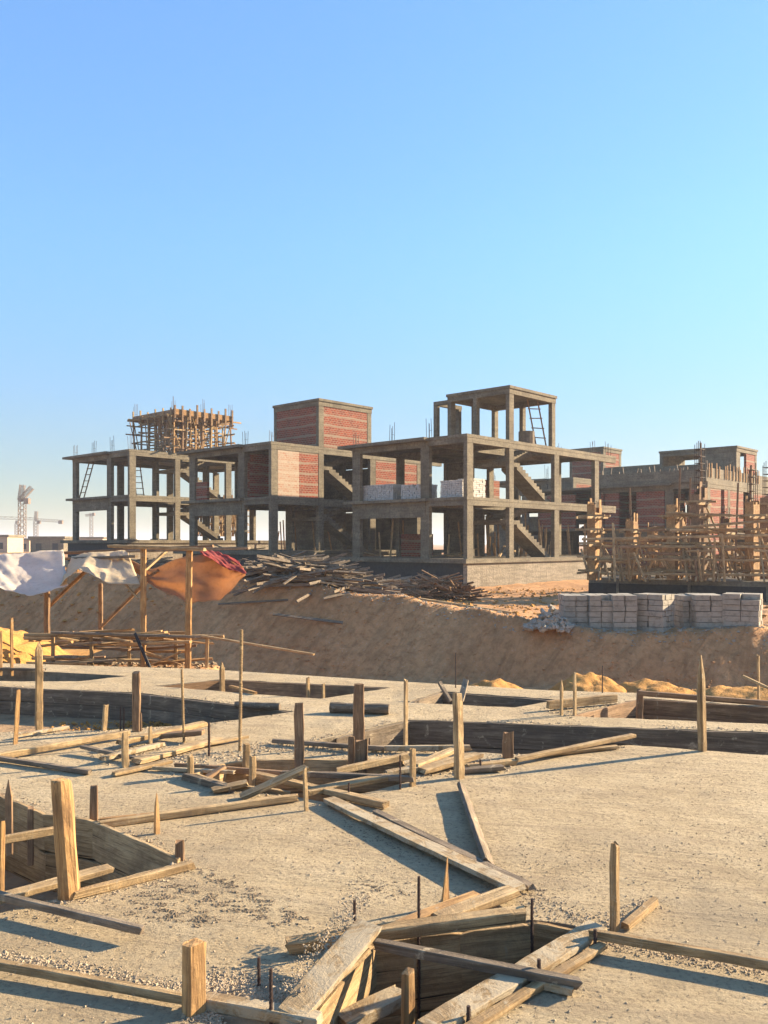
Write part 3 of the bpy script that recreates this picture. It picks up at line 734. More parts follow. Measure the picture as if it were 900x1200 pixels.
# ------------------------------------------------------------------ concrete frame villas
H1, H2, H3 = 3.08, 6.18, 9.05
RZ = math.atan2(.733, .68)
CW, CD = .5, .25
def add(name, b, e, mat='frame'): return b.build(name, M[mat], e)
def rebars(e, x, y, z, h=.9, n=4, s=.16):
    m = MB()
    for k in range(n):
        a = x+(-s if k % 2 else s)*.6; b = y+(-s if k//2 % 2 else s)*.6
        m.tube((a, b, z-.1), (a+U(-.06, .06), b+U(-.06, .06), z+h*U(.7, 1.1)), .013, 5)
    m.bar((x-s*.6, y-s*.6, z+h*.4), (x+s*.6, y-s*.6, z+h*.4), .015, .015)
    add('starter_bars', m, e, 'steel')
def stair(e, x0, x1, y0, y1, z0, z1, mat='frame'):
    """flight climbing from x1,z0 up to x0,z1 with a sloping soffit"""
    n = 12; m = MB(); up = [(x1, z0)]
    for k in range(n):
        xa = x1+(x0-x1)*k/n; xb = x1+(x0-x1)*(k+1)/n; z = z0+(z1-z0)*(k+1)/n
        up += [(xa, z), (xb, z)]
    poly = up+[(x0, z1-.36), (x1+.0, z0-.2)]
    N = len(poly); vs = [(a, y0, b) for a, b in poly]+[(a, y1, b) for a, b in poly]
    fs = [(k, (k+1) % N, N+(k+1) % N, N+k) for k in range(N)]
    m.add(vs, fs)
    # side faces as quads per step
    s0 = len(m.v)
    for y in (y0, y1):
        for k in range(n):
            ta, tb = k/n, (k+1)/n; xa = x1+(x0-x1)*ta; xb = x1+(x0-x1)*tb; z = z0+(z1-z0)*(k+1)/n
            la = (z0-.2)+(z1-.36-z0+.2)*ta; lb = (z0-.2)+(z1-.36-z0+.2)*tb
            m.add([(xa, y, la), (xb, y, lb), (xb, y, z), (xa, y, z)], [(0, 1, 2, 3)])
    add('stair_flight', m, e, mat)
def ladder(label, p, q, wdt=.45, mat='brown', side=None):
    """thing > side_rail x2, rung"""
    p = Vector(p); q = Vector(q); e = empty('ladder', p, 0, label, 'ladder'); d = q-p
    s = (Vector(side) if side else Vector((1, 0, 0))).normalized()*wdt/2
    for k in (-1, 1): add('side_rail', MB().bar(s*k, d+s*k, .07, .06), e, mat)
    n = int(d.length/.45)
    for k in range(1, n): add('rung', MB().bar(-s*1.25+d*k/n, s*1.25+d*k/n+Vector((0, 0, U(-.03, .03))), .06, .05), e, mat)
    return e
def villa(label, C, z, walls=(), tower='open', length=15.2, rear=9.0, plinth_h=1.45, tx=(3.63, 8.06), ladders=(), roofbars=True, parapet=False, td=3.9, full=True, beam_up=.42):
    e = empty('villa_frame', (C[0], C[1], z), RZ, label, 'building')
    X = [0, 3.63, 8.06, 12.6]; Y = [0, 2.45, 7.75]
    if rear > 9.5: Y = Y+[rear]
    L = length
    def col(x, y, z0, z1, a=CW, b=CD): add('column', MB().box((x, y, z0), (x+a, y+b, z1)), e)
    for lv, (z0, z1) in enumerate(((0, H1), (H1, H2))):
        zb = z1-beam_up
        for yi, y in enumerate(Y):
            for xi, x in enumerate(X):
                a, b = (CW, CD) if (yi == 0 and xi in (0, 2, 3)) else ((CD, .58) if xi == 0 or yi == 1 else (CW, CD))
                if yi == 0 and xi == 1: a = .42
                bb = -b if (yi == len(Y)-1) else 0
                add('column', MB().box((x+.012, y+min(0, bb)+.012+(CD if yi == 2 else 0), z0), (x+a, y+max(b, 0)+min(0, bb)+(CD if yi == 2 else 0), zb)), e)
            # beams along the long side, butting between cross beams
            add('beam', MB().box((0 if yi else -.004, y-.003*(yi == 0), zb), (L if yi == 0 else 12.9, y+CD, z1-.16)), e)
        for xi, x in enumerate(X):
            dz = .55 if (lv == 0 and xi == 0) else .0
            if xi == 0:
                add('beam', MB().box((x-.006, CD+.004, zb), (x+CD, 2.45, z1-.16)), e)
                add('beam', MB().box((x-.03, 2.45+CD+.003, zb-dz*.9-.05), (x+CD, 7.75, z1-.16)), e)
            else:
                add('beam', MB().box((x, CD+.004, zb+.03), (x+CD, 2.45, z1-.16)), e)
                add('beam', MB().box((x, 2.45+CD+.003, zb+.03), (x+CD, 7.75, z1-.16)), e)
        # slabs; the stair hole stays open between 3.9..8 x 0.3..2.4
        sb = MB(); za, zt = z1-.157, z1
        ol = .42 if lv == 1 else .30
        sb.box((-.05, -.02, za), (3.95, 2.44, zt)); sb.box((8.03, -.02, za), (L, 2.44, zt)); sb.box((3.95, -.02, za), (8.03, .26, zt))
        sb.box((-ol, 2.44, za), (L-1.2, 8.75 if lv else 8.45, zt))
        if rear > 9.5: sb.box((0, 8.75 if lv else 8.45, za), (L-1.2, rear+.3, zt))
        add('roof_slab' if lv else 'floor_slab', sb, e)
    # stairs: flight up to a landing, and the return flight behind
    for z0 in (0, H1):
        stair(e, 4.75, 8.0, .28, 1.3, z0, z0+2.0)
        add('stair_landing', MB().box((3.66, .27, z0+1.78), (4.748, 2.43, z0+1.998)), e)
        stair(e, 8.0, 4.77, 1.4, 2.42, z0+2.0, z0+H1-.02)
    # ground slab and plinth
    add('ground_slab', MB().box((-.25, -.12, -.22), (L+.2, max(8.9, rear+.4), 0)), e)
    add('plinth_wall', MB().box((.0, 0, -plinth_h), (L, .25, -.223)), e, 'plinth')
    add('coated_plinth', MB().box((-.012, .253, -plinth_h), (.25, 8.7, -.223)), e, 'bitumen')
    # roof room
    x0, x1 = tx
    if tower:
        zb = H3-.42
        for x in (x0, x1-.0):
            for y in (0, td):
                add('roof_column', MB().box((x+.012 if x == x0 else x-.25, y+.012, H2), (x+.42 if x == x0 else x+.1, y+CD, zb)), e)
        if tower in ('open',):
            for xx, yy in ((x0+2.2, td), (x0, td*.55), (x1-.25, td*.5)): add('roof_column', MB().box((xx, yy, H2), (xx+.3, yy+.24, zb)), e)
            for xx, yy in ((x0, td+1.0), (x0+2.0, td+1.0)): add('roof_column', MB().box((xx, yy, H2), (xx+.25, yy+CD, zb-.1)), e)
            add('roof_beam', MB().box((x0, td+1.0, zb-.1), (x0+2.3, td+1.25, H3-.3)), e)
            add('roof_beam', MB().box((x0+.01, td+.26, zb-.1), (x0+.25, td+.997, H3-.3)), e)
        add('roof_beam', MB().box((x0-.01, -.012, zb), (x1+.12, CD, H3-.15)), e)
        add('roof_beam', MB().box((x0, td+.003, zb), (x1+.1, td+CD, H3-.15)), e)
        add('roof_beam', MB().box((x0, CD+.003, zb), (x0+CD, td, H3-.15)), e)
        add('roof_beam', MB().box((x1-.2, CD+.003, zb), (x1+.08, td, H3-.15)), e)
        add('tower_slab', MB().box((x0-.06, -.07, H3-.148), (x1+.17, td+CD+.05, H3)), e)
        if tower == 'brick':
            add('brick_wall', MB().box((x0+.43, .03, H2), (x1-.26, .21, zb-.004)), e, 'brick')
            add('brick_wall', MB().box((x0+.03, CD+.02, H2), (x0+.21, td-.0, zb-.004)), e, 'brick')
            add('brick_wall', MB().box((x0+.3, td+.03, H2), (x1-.26, td+.2, zb-.004)), e, 'brick')
            add('brick_wall', MB().box((x1-.1, CD+.02, H2), (x1+.05, td-.0, zb-.004)), e, 'brick')
        if tower == 'grey':
            add('block_wall', MB().box((x0+.03, CD+.02, H2), (x0+.21, td*.5, zb-.004)), e, 'frame')
            add('block_wall', MB().box((x0+.03, td*.5, H2), (x0+.21, td, H2+1.7)), e, 'frame'); add('block_wall', MB().box((x0+.3, td+.03, H2), (x1-.26, td+.2, zb-.004)), e, 'frame'); add('block_wall', MB().box((x0+.035, td+.26, H2), (x0+.2, td+5.0, H2+1.9)), e, 'frame')
            add('block_wall', MB().box((x0+.43, .03, H2), (x0+.8, .21, zb-.004)), e, 'frame')
            add('brick_wall', MB().box((x0+2, .03, H2), (x1-.26, .21, zb-.004)), e, 'brick')
    for ax, f0, a0, a1, z0, z1, mt in walls:
        if ax == 'x': add('brick_wall' if mt != 'frame' else 'block_wall', MB().box((a0, f0+.03, z0), (a1, f0+.21, z1)), e, mt)
        else: add('brick_wall' if mt != 'frame' else 'block_wall', MB().box((f0+.03, a0, z0), (f0+.21, a1, z1)), e, mt)
    if roofbars:
        for x, y in ((0.2, .2), (.2, 2.6), (.2, 5.2), (.2, 7.9), (12.7, .2), (12.7, 2.6), (14.6, .2)):
            if random.random() < .8: rebars(e, x, y, H2, U(.7, 1.1))
    if parapet:
        add('parapet', MB().box((-.2, -.0, H2+.003), (L, .2, H2+.95)), e, 'frame')
        add('parapet', MB().box((-.2, .203, H2+.003), (.0, 8.7, H2+.85)), e, 'frame')
        for k in range(26):
            if random.random() < .4: continue
            m = MB(); y = k*.34; m.bar((-.1, y, H2+.8), (-.1, y+U(-.1, .1), H2+1.0+U(0, .45)), .07, .05); add('batten', m, e, 'grey')
        for k in range(20):
            if random.random() < .35: continue
            m = MB(); x = k*.5+U(-.15, .15); m.bar((x, -.05, H2+.3), (x, -.05, H2+1.1+U(0, .35)), .08, .05); add('batten', m, e, 'gold')
    return e
def wpt(e, x, y, z):
    c, s_ = math.cos(RZ), math.sin(RZ)
    return Vector((e.location.x+x*c-y*s_, e.location.y+x*s_+y*c, e.location.z+z))
C3 = (4.1, 42.0); v3 = villa('nearest bare concrete villa frame with open roof room and stairs, in the centre', C3, .84, [
    ('x', 7.9, 9.5, 14.0, H1, H1+1.9, 'brick'), ('y', 8.1, 5.0, 7.7, 0, H1-.45, 'frame'), ('x', 7.8, 8.6, 10.6, 0, H1-.45, 'frame'), ('y', 3.7, 5.4, 7.7, 0, 1.3, 'brick'), ('y', 8.1, 6.2, 7.7, H1, H2-.45, 'frame')], 'open', plinth_h=1.6)  # frame-concrete walls are added to darken the open interior
C2 = (-6.34, 48.0); v2 = villa('concrete villa frame with a red brick roof room', C2, 1.18, [
    ('x', 0, .52, 2.1, H1, H2-.43, 'pale'), ('x', 0, 2.1, 3.62, H1, H2-.43, 'brick'), ('x', 0, 8.6, 12.58, H1, H2-.43, 'brick'),
    ('y', .1, 6.3, 7.72, H1, H1+1.15, 'brick'), ('x', 7.9, 3.6, 8.0, H1, H2-.43, 'frame'), ('y', 3.6, 3.2, 7.7, H1, H2-.43, 'brick'), ('x', 2.5, .6, 3.6, H1, H2-.45, 'brick'), ('y', 8.1, 2.75, 7.7, 0, H1-.45, 'frame'), ('y', 8.1, 2.75, 7.7, H1, H2-.45, 'frame'), ('y', 12.65, .3, 7.7, 0, H1-.45, 'frame'), ('y', 12.65, .3, 7.7, H1, H2-.45, 'frame')], 'brick', plinth_h=1.6)  # cross walls in frame concrete are added to keep the interior dark
C1 = (-17.3, 58.0); v1 = villa('leftmost concrete villa frame with timber falsework on its roof', C1, 1.85, [], None, plinth_h=1.8)
C4 = (22.0, 58.0); v4 = villa('brick-filled villa behind the column formwork on the right', C4, -.35, [
    ('x', 0, .52, 3.62, 0, H1-.43, 'brick'), ('x', 0, .52, 2.4, H1, H2-.43, 'brick'), ('x', 0, 3.0, 3.62, H1, H2-.43, 'brick'), ('x', 0, 4.1, 6.6, H1, H2-.43, 'brick'), ('x', 0, 8.6, 12.5, H1, H2-.43, 'brick'),
    ('y', 0, .3, 1.2, H1, H2-.43, 'brick'), ('y', 0, 1.2, 2.4, H1, H1+.8, 'brick'), ('y', 0, 3.1, 5.2, H1, H2-.5, 'brick'), ('y', 0, 6.6, 7.7, H1, H2-.5, 'brick'), ('y', 0, 3.1, 7.7, 0, H1-.9, 'brick'),
    ('y', 3.6, 3.2, 7.7, 0, H2-.43, 'brick'), ('x', 7.8, 0, 12.5, 0, H2-.43, 'brick'), ('y', 0, 10.2, 13.5, H1, H2-.5, 'brick')], 'grey', rear=15, plinth_h=1.2, tx=(5.2, 9.2), td=5.6, parapet=True)
C6 = (15.2, 68.5); v6 = villa('brick and concrete villa showing behind the right end of the nearest frame', C6, .75, [
    ('x', 0, .52, 3.6, H1, H2-.43, 'brick'), ('x', 0, 8.6, 12.5, H1, H2-.43, 'brick'), ('x', 0, 4.1, 8, H1, H1+2.0, 'brick'), ('y', 0, .3, 7.7, 0, H1-.9, 'frame'), ('y', 0, .3, 2.4, H1, H2-.43, 'frame')], 'brick', plinth_h=1.4, tx=(4.9, 8.0), td=3.0)
C5 = (33.0, 66.0); v5 = villa('brick villa cut off by the right picture edge', C5, -.1, [
    ('x', 0, .52, 3.6, H1, H2-.43, 'brick'), ('y', 0, .3, 7.7, H1, H2-.43, 'brick'), ('y', 0, .3, 7.7, 0, H1-.9, 'frame')], None, plinth_h=1.2, rear=13)
ladder('ladder standing in the open roof room of the centre villa', wpt(v3, 7.55, .55, H2), wpt(v3, 6.95, .75, H2+2.62), .62, side=(1, .3, 0))
ladder('ladder in the right upper bay of the leftmost villa', wpt(v1, 4.5, 6.0, H1), wpt(v1, 3.8, 5.6, H2), .55, side=(1, .2, 0))
ladder('ladder in the left upper corner of the leftmost villa', wpt(v1, .4, 7.4, H1), wpt(v1, .9, 6.6, H2), .45, side=(1, -.5, 0))
tag(add('water_drum', MB().tube((0, 0, 0), (0, 0, .8), .45, 14), None, 'grey'), 'dark drum at the foot of the roof room ladder', 'drum').location = wpt(v3, 6.6, .9, H2)

# roof falsework on the leftmost villa
def falsework(label, e0, x0, x1, y0, y1, z0, z1):
    fw = empty('timber_falsework', wpt(e0, x0, y0, z0), RZ, label, 'scaffold')
    Lx, Ly, Hh = x1-x0, y1-y0, z1-z0
    nx_, ny_ = 9, 7
    for i in range(nx_):
        for j in range(ny_):
            x = Lx*i/(nx_-1)+U(-.12, .12); y = Ly*j/(ny_-1)+U(-.12, .12)
            add('prop', MB().bar((x, y, 0), (x+U(-.15, .15), y+U(-.15, .15), Hh-.1), .09, .09), fw, random.choice(['wood', 'brown', 'gold']))
    for k in range(4):
        z = Hh*(k+.6)/4.2
        for j in (0, 2, 4, 6): y = Ly*j/6; add('ledger', MB().bar((-U(.2, .9), y, z), (Lx+U(.2, .9), y+.1, z+U(-.1, .1)), .05, .09), fw, random.choice(['wood', 'brown']))
        for i in (0, 2, 4, 6, 8): x = Lx*i/8; add('ledger', MB().bar((x, -U(.2, .7), z+.08), (x+.1, Ly+U(.2, .8), z+.08+U(-.1, .1)), .05, .09), fw, random.choice(['wood', 'grey']))
    for k in range(12):
        x = U(0, Lx); add('brace', MB().bar((x, U(-.1, .1), 0), (min(Lx, x+U(-1.5, 1.5)), U(-.1, .1), Hh), .04, .08), fw, 'wood')
        y = U(0, Ly); add('brace', MB().bar((U(-.1, .1), y, 0), (U(-.1, .1), y+U(-1.2, 1.2), Hh), .04, .08), fw, 'brown')
    for k in range(14):
        y = Ly*k/13; add('joist', MB().bar((-U(.4, 1.1), y, Hh-.03), (Lx+U(.4, 1.3), y+U(-.1, .1), Hh+U(-.05, .05)), .08, .1), fw, random.choice(['gold', 'wood']))
    add('deck_side', MB().box((-.1, -.15, Hh+.03), (Lx+.1, -.1, Hh+.42)), fw, 'gold')
    add('deck_side', MB().box((-.15, -.1, Hh+.03), (-.1, Ly+.1, Hh+.35)), fw, 'brown')
    add('deck', MB().box((-.1, -.1, Hh+.03), (Lx+.1, Ly+.1, Hh+.09)), fw, 'wood')
    for k in range(9):
        x = Lx*k/8; add('upright', MB().bar((x, -.2, Hh-.5), (x, -.2, Hh+.5+U(0, .4)), .12, .08), fw, 'brown')
    for k in range(6):
        y = Ly*k/5; add('upright', MB().bar((-.2, y, Hh-.5), (-.2, y, Hh+.4+U(0, .4)), .1, .08), fw, 'wood')
    for x, y in ((0, 0), (Lx, 0), (0, Ly), (Lx, Ly), (Lx/2, 0)): rebars(fw, x, y, Hh, 1.3)
    return fw
falsework('timber falsework of many props crowding the roof of the leftmost villa', v1, 3.4, 8.4, -.1, 4.9, H2, H2+2.7)
falsework('distant timber falsework seen through the leftmost villa ground floor', v1, 13.5, 17.0, 9.0, 12.0, .4, 3.2)

# block stacks on the first floor of the centre villa
def blockstack(name, label, group, p, L, Wd, H, rz, bl=(.4, .2, .2), mat='block', jit=.008, ragged=False, gap=.008):
    m = MB(); nx_ = max(1, round(L/bl[0])); ny_ = max(1, round(Wd/bl[1])); nz_ = max(1, round(H/bl[2]))
    for k in range(nz_):
        for i in range(nx_):
            for j in range(ny_):
                if 0 < i < nx_-1 and 0 < j < ny_-1 and k < nz_-1: continue
                if ragged and k == nz_-1 and random.random() < (.18 if L < 3 and name == 'x' else .04): continue
                dx, dy, dz = U(-jit, jit), U(-jit, jit), U(-jit, jit)*.3
                x = i*bl[0]-L/2+dx; y = j*bl[1]-Wd/2+dy; z = k*bl[2]+dz
                m.box((x, y, z), (x+bl[0]-gap, y+bl[1]-gap, z+bl[2]-gap))
    o = m.build(name, M[mat], loc=p); o.rotation_euler = (0, 0, rz)
    return tag(o, label, 'block stack', group)
for (x, y, L, Wd, H, mt, l) in [(.9, 6.6, 1.0, 2.6, .95, 'lime', 'grey block stack upstairs behind the left opening of the centre villa'),
        (.9, 3.9, 1.0, 1.7, .85, 'lime', 'pinkish block stack upstairs in the middle of the wide left opening'),
        (.9, 1.3, 1.0, 1.4, .95, 'lime', 'pale block stack upstairs beside the near corner of the centre villa'),
        (1.6, .95, 1.2, .8, 1.0, 'lime', 'sunlit pale block stack upstairs just right of the near corner column'),
        (4.6, 3.2, 1.3, 1.0, .8, 'pale', 'sunlit pinkish block stack upstairs under the stair landing')]:
    q = wpt(v3, x, y, H1+.003); blockstack('block_stack', l, None, q, L, Wd, H, RZ, (.25, .12, .1), mt, .02, True, .012)

for k in range(26):
    e_ = random.choice((v3, v3, v2)); x, y = U(1, 12), U(1, 8)
    tag(timber('shoring_prop', wpt(e_, x, y, 0), wpt(e_, x+U(-.3, .3), y+U(-.3, .3), U(1.2, 2.6)), .09, .07, random.choice(['gold', 'wood', 'brown']), seg=3), 'leftover timber prop standing inside a villa ground floor', 'prop', 'props inside the ground floors')
for k in range(16):
    e_ = random.choice((v3, v3, v2)); x, y, z_ = U(.6, 11), U(.5, 7.5), random.choice((0, 0, H1))
    p_ = wpt(e_, x, y, z_+.06); a_ = U(0, 3.1)
    tag(timber('waste_board', p_, p_+Vector((math.cos(a_), math.sin(a_), U(0, .25)))*U(1, 2.6), .14, .06, random.choice(['gold', 'wood']), seg=3), 'waste board left lying on a villa floor', 'plank', 'boards lying inside the villas')
# concrete block pallets in a row above the bank on the right
def gz(x, y): return terr(x, y)
for (xa, xb, d, l, rot, dep) in [(660, 686.5, 21.95, 'leftmost grey block stack, next to the tumbled blocks', -2, 1), (687.5, 715, 21.8, 'second grey block stack from the left', 1, 1), (716.5, 744, 21.7, 'third grey block stack from the left', -3, 1),
        (745, 794, 21.5, 'grey block stack turned to show a sunlit side, fourth from the left', -42, .72), (796, 811, 22.1, 'narrow fifth grey block stack set further back', 0, 1),
        (812, 846.5, 21.7, 'wide grey block stack beside the rightmost one', -3, 1), (848, 901, 21.3, 'rightmost grey block stack with a sunlit side', -29, .8)]:
    a, b = D(xa, 0, d+.3), D(xb, 0, d+.3); z = 1.6-.105*d; Lx = (b.x-a.x)
    if rot < -20: L_ = (Lx-dep*math.sin(R(-rot)))/math.cos(R(rot))
    else: L_ = Lx
    o = blockstack('block_stack', l, 'concrete block stacks along the bank top', ((a.x+b.x)/2, d+.5, z), L_, dep, .97, R(rot), (L_/2, dep/4, .139), 'block', .014, True, .012)
# tumbled blocks
m = MB()
for k in range(230):
    a, b = U(-1, 1), U(-1, 1); r = math.hypot(a, b)
    if r > 1: continue
    h = .62*(1-r)*U(.3, 1)
    c = Vector((a*.62, b*.55, h)); dd = Vector((U(-1, 1), U(-1, 1), U(-.6, .6))).normalized()
    m.bar(c-dd*.09, c+dd*.09, .1, .06, U(0, 3))
q = D(644, 736, 21.6); tag(m.build('block_heap', M['block'], loc=q), 'heap of tumbled grey blocks left of the block stacks', 'block heap')
# scattered stones and block chips on the terrace edge
pts = []
for _ in range(2600):
    x = U(-9, 14); T, zt = lerpx(x); y = T+abs(random.gauss(0, .9))-.25; pts.append(Vector((x, y, terr(x, y))))
crumbs('stone_scatter', 'pale stones and block chips strewn along the top of the bank', pts, (.015, .05), 'block', 'stones')
pts = []
for _ in range(7000):
    x = U(-14, 13); T, zt = lerpx(x); y = T-U(0, (zt+1.8)*1.3); 
    if noise.noise(Vector((x*.9, y, 0))) > U(-.4, .4): pts.append(Vector((x, y, terr(x, y))))
crumbs('bank_stones', 'small brown stones and clods lying all over the earth bank', pts, (.012, .045), 'earth', 'stones')
pts = []
for _ in range(3000):
    x = U(-12, 14); y = U(24, 41); pts.append(Vector((x, y, terr(x, y))))
crumbs('earth_clods', 'sunlit earth clods on the terrace before the villas', pts, (.03, .11), 'sand', 'clods')

# timber waste piles
def pile(label, x0px, x1px, ypx, d, n, h, ln, lean, depth_r, mats, seedv):
    """sticks tossed on each other; nobody could count them"""
    random.seed(seedv); a, b = D(x0px, ypx, d), D(x1px, ypx, d); Lx = b.x-a.x
    m = MB(); c = (a+b)/2
    for k in range(n):
        u = random.betavariate(2, 2); x = a.x+Lx*u; y = c.y+random.gauss(0, depth_r*.5); hh = h*math.sin(math.pi*u)**.8*U(.05, 1)
        g_ = terr(x, y); L = U(*ln)
        ang = random.gauss(lean, .45); dv = Vector((math.cos(ang), math.sin(ang)*.8, random.gauss(.0, .16))).normalized()
        z = max(g_, gz(x, y))+hh+.05
        p = Vector((x, y, z))-dv*L/2; q2 = Vector((x, y, z))+dv*L/2
        p.z = max(p.z, terr(p.x, p.y)+.02); q2.z = max(q2.z, terr(q2.x, q2.y)+.02)
        w_ = U(.03, .085); m.bar(p-c, q2-c, w_, U(.02, .05), U(0, 1.5))
    return tag(m.build('timber_pile', M[mats], loc=c), label, 'timber pile', kind='stuff')
pile('big grey pile of tangled waste timber on the bank crest left of centre', 300, 445, 684, 25.2, 650, .52, (.7, 2.0), .3, 1.3, 'grey', 3)
pile('darker tangled sticks spilling down left of the big timber pile', 292, 400, 688, 25.0, 340, .55, (.8, 2.0), .7, 1.2, 'grey', 4)
pile('heap of broken boards and roots before the centre villa corner', 478, 552, 688, 32.0, 380, .75, (.5, 1.9), 2.3, .9, 'brown', 5)
pile('long boards lying flat before the black plinth of the centre villa', 400, 500, 684, 35.0, 120, .5, (1.8, 4.0), .05, .9, 'grey', 6)
pile('waste boards heaped before the leftmost villas behind the tarps', 70, 300, 668, 42.0, 260, .9, (1.5, 4.5), .0, 2.0, 'brown', 8)
random.seed(21)
# pallid board line on the terrace
for l, a, b, t in [('long pale board lying on the terrace before the centre villa', (430, 691, 29), (560, 694, 28), .10), ('long board lying further right on the terrace edge', (490, 715, 23.6), (600, 716, 23.2), .06)]:
    p, q = D(*a), D(*b); p.z = terr(p.x, p.y)+.06; q.z = terr(q.x, q.y)+.06
    tag(timber('plank', p, q, .12, t, 'wood'), l, 'plank')

# ------------------------------------------------------------------ column formwork and scaffold on the right
ba = D(690, 0, 36.5); bb = D(1010, 0, 31.0); zf = .13
vdir = Vector((bb.x-ba.x, bb.y-ba.y, 0)).normalized(); bz = math.atan2(vdir.y, vdir.x)
fe = empty('foundation', (ba.x, ba.y, zf), bz, 'low foundation slab with black coated edge under the column formwork', 'foundation')
LL = (Vector((bb.x, bb.y, 0))-Vector((ba.x, ba.y, 0))).length
add('slab', MB().box((0, 0, -.2), (LL, 12, 0)), fe)
add('coated_edge', MB().box((-.01, -.012, -1.1), (LL, .3, -.203)), fe, 'bitumen')
for k in range(4): add('stiffener', MB().box((1.2+k*2.9, -.05, -1.1), (1.3+k*2.9, -.015, -.03)), fe, 'frame')
def colform(label, px, yt, d, w=.5, bars=1.2, mat='gold', yoke=.55):
    base = D(px, 0, d); top = CZ-(yt-HY)/F*d; H = top-zf
    e = empty('column_formwork', (base.x, base.y, zf), RZ+U(-.08, .08), label, 'formwork')
    for k in range(3):
        for sx, (x, y, a, b) in enumerate(((-w/2+w/3*k, -.16, w/3-.01, .03), (-w/2+w/3*k, .16, w/3-.01, .03))):
            add('side_board', MB().box((x, y, 0), (x+a, y+b, H+U(-.35, .45))), e, mat)
    add('side_board', MB().box((-w/2-.035, -.16, 0), (-w/2-.004, .19, H+U(-.3, .3))), e, mat)
    add('side_board', MB().box((w/2, -.16, 0), (w/2+.03, .19, H+U(-.3, .3))), e, mat)
    n = int(H/.55)
    for k in range(n):
        z = .3+k*.55; r = U(.15, yoke)
        add('yoke', MB().bar((-w/2-r, -.215, z), (w/2+U(.15, yoke), -.215, z+U(-.04, .04)), .05, .09), e, 'wood')
        add('yoke', MB().bar((-w/2-U(.15, yoke), .245, z), (w/2+U(.15, yoke), .245, z+U(-.04, .04)), .05, .09), e, 'wood')
        add('yoke', MB().bar((-w/2-.08, -U(.4, .8), z+.09), (-w/2-.08, U(.4, .8), z+.09), .05, .08), e, 'wood')
        add('yoke', MB().bar((w/2+.08, -U(.4, .8), z+.09), (w/2+.08, U(.4, .8), z+.09), .05, .08), e, 'wood')
    for k in range(3):
        a = U(-1.5, 1.5); add('prop', MB().bar((a, -U(.6, 1.4), 0), (U(-.2, .2), -.25, H*U(.5, .8)), .06, .06), e, 'wood')
    if bars:
        for k in range(6):
            x = (-.2+.08*k); y = (-.1 if k % 2 else .1)
            add('starter_bar', MB().tube((x, y, H-.3), (x+U(-.04, .04), y, H+bars*U(.8, 1.05)), .014, 5), e, 'steel')
        for k in range(int(bars/.3)): add('stirrup', MB().box((-.22, -.12, H+.2+k*.28), (.22, .12, H+.215+k*.28)), e, 'steel')
    return e
colform('column formwork at the right end of the centre villa with wide yokes', 697, 596, 34.5, .55, .3, yoke=.9)
colform('column formwork second from the left in the scaffold', 741, 611, 35.5, .4, .3)
colform('bright yellow column formwork in the middle of the scaffold', 789, 597, 34.5, .42, .2)
colform('narrow column formwork just right of the bright yellow one', 798, 606, 37.5, .3, .2)
colform('tall brown column form carrying a tall cage of bars', 820, 574, 34, .62, 2.0, 'brown')
colform('column formwork with long bars near the right picture edge', 882, 590, 34, .5, 1.6)
colform('dark column form at the right picture edge', 899, 585, 36, .5, 1.6, 'brown')
colform('rear column formwork between the tall brown one and the right edge', 850, 612, 39, .4, .8)
colform('rear column formwork seen left of the bright yellow one', 765, 622, 40, .35, .5)
for k, (l, a, b) in enumerate([('long top scaffold rail across the column forms', (682, 632, 33.8), (905, 627, 33.2)), ('second long rail just below the top scaffold rail', (690, 640, 34.2), (905, 641, 33)),
        ('upper rail between the tall brown form and the right edge', (800, 618, 33.5), (905, 610, 33)), ('rail slanting up from the bright form to the right', (780, 601, 34), (858, 604, 33.6)),
        ('middle rail through the lower half of the scaffold', (700, 655, 33.8), (905, 657, 33)), ('low rail near the foundation edge', (705, 672, 33.8), (905, 674, 33))]):
    beam3(l, a, b, .08, .1, 'wood', 'scaffold_rail', 'scaffold rail')
for k, (px, yt, d, ln) in enumerate([(793, 548, 35.2, 4), (824, 519, 34.6, -3), (806, 560, 36, 3), (878, 545, 34.8, 2), (741, 572, 36, -3), (861, 566, 36, 4)]):
    p = D(px, 0, d); p.z = zf
    tag(timber('scaffold_pole', p, D(px+ln, yt, d), .07, .07, 'brown', seg=6), 'tall thin pole rising high above the scaffold of column forms', 'pole', 'tall poles of the scaffold on the right')
for k in range(96):
    px = U(690, 910); d = U(33, 40); sl = random.gauss(0, 9); yt = U(612, 660)
    p = D(px, 0, d); p.z = zf; q = D(px+sl, yt, d+U(-.5, .5))
    tag(timber('scaffold_prop', p, q, U(.05, .1), .06, random.choice(['wood', 'gold', 'brown', 'wood']), seg=4), 'thin timber prop in the crowded scaffold of the column forms', 'prop', 'props of the scaffold on the right')
for k in range(64):
    px = U(690, 890); d = U(32.8, 38); y = U(618, 676); ln = U(14, 46)
    tag(timber('scaffold_batten', D(px, y, d), D(px+ln, y+U(-3, 3), d+U(-.3, .3)), .05, .1, random.choice(['wood', 'gold', 'brown']), seg=4), 'short horizontal batten nailed across the scaffold props', 'batten', 'battens of the scaffold on the right')
for k in range(26):
    px = U(560, 690); d = U(57, 62) if px > 625 else U(52, 56); p = D(px, 0, d); p.z = terr(p.x, p.y)
    tag(timber('scaffold_prop', p, D(px+U(-5, 5), U(612, 640), d), .09, .07, 'gold', seg=3), 'yellow timber prop standing behind the centre villa', 'prop', 'props behind the centre villa')
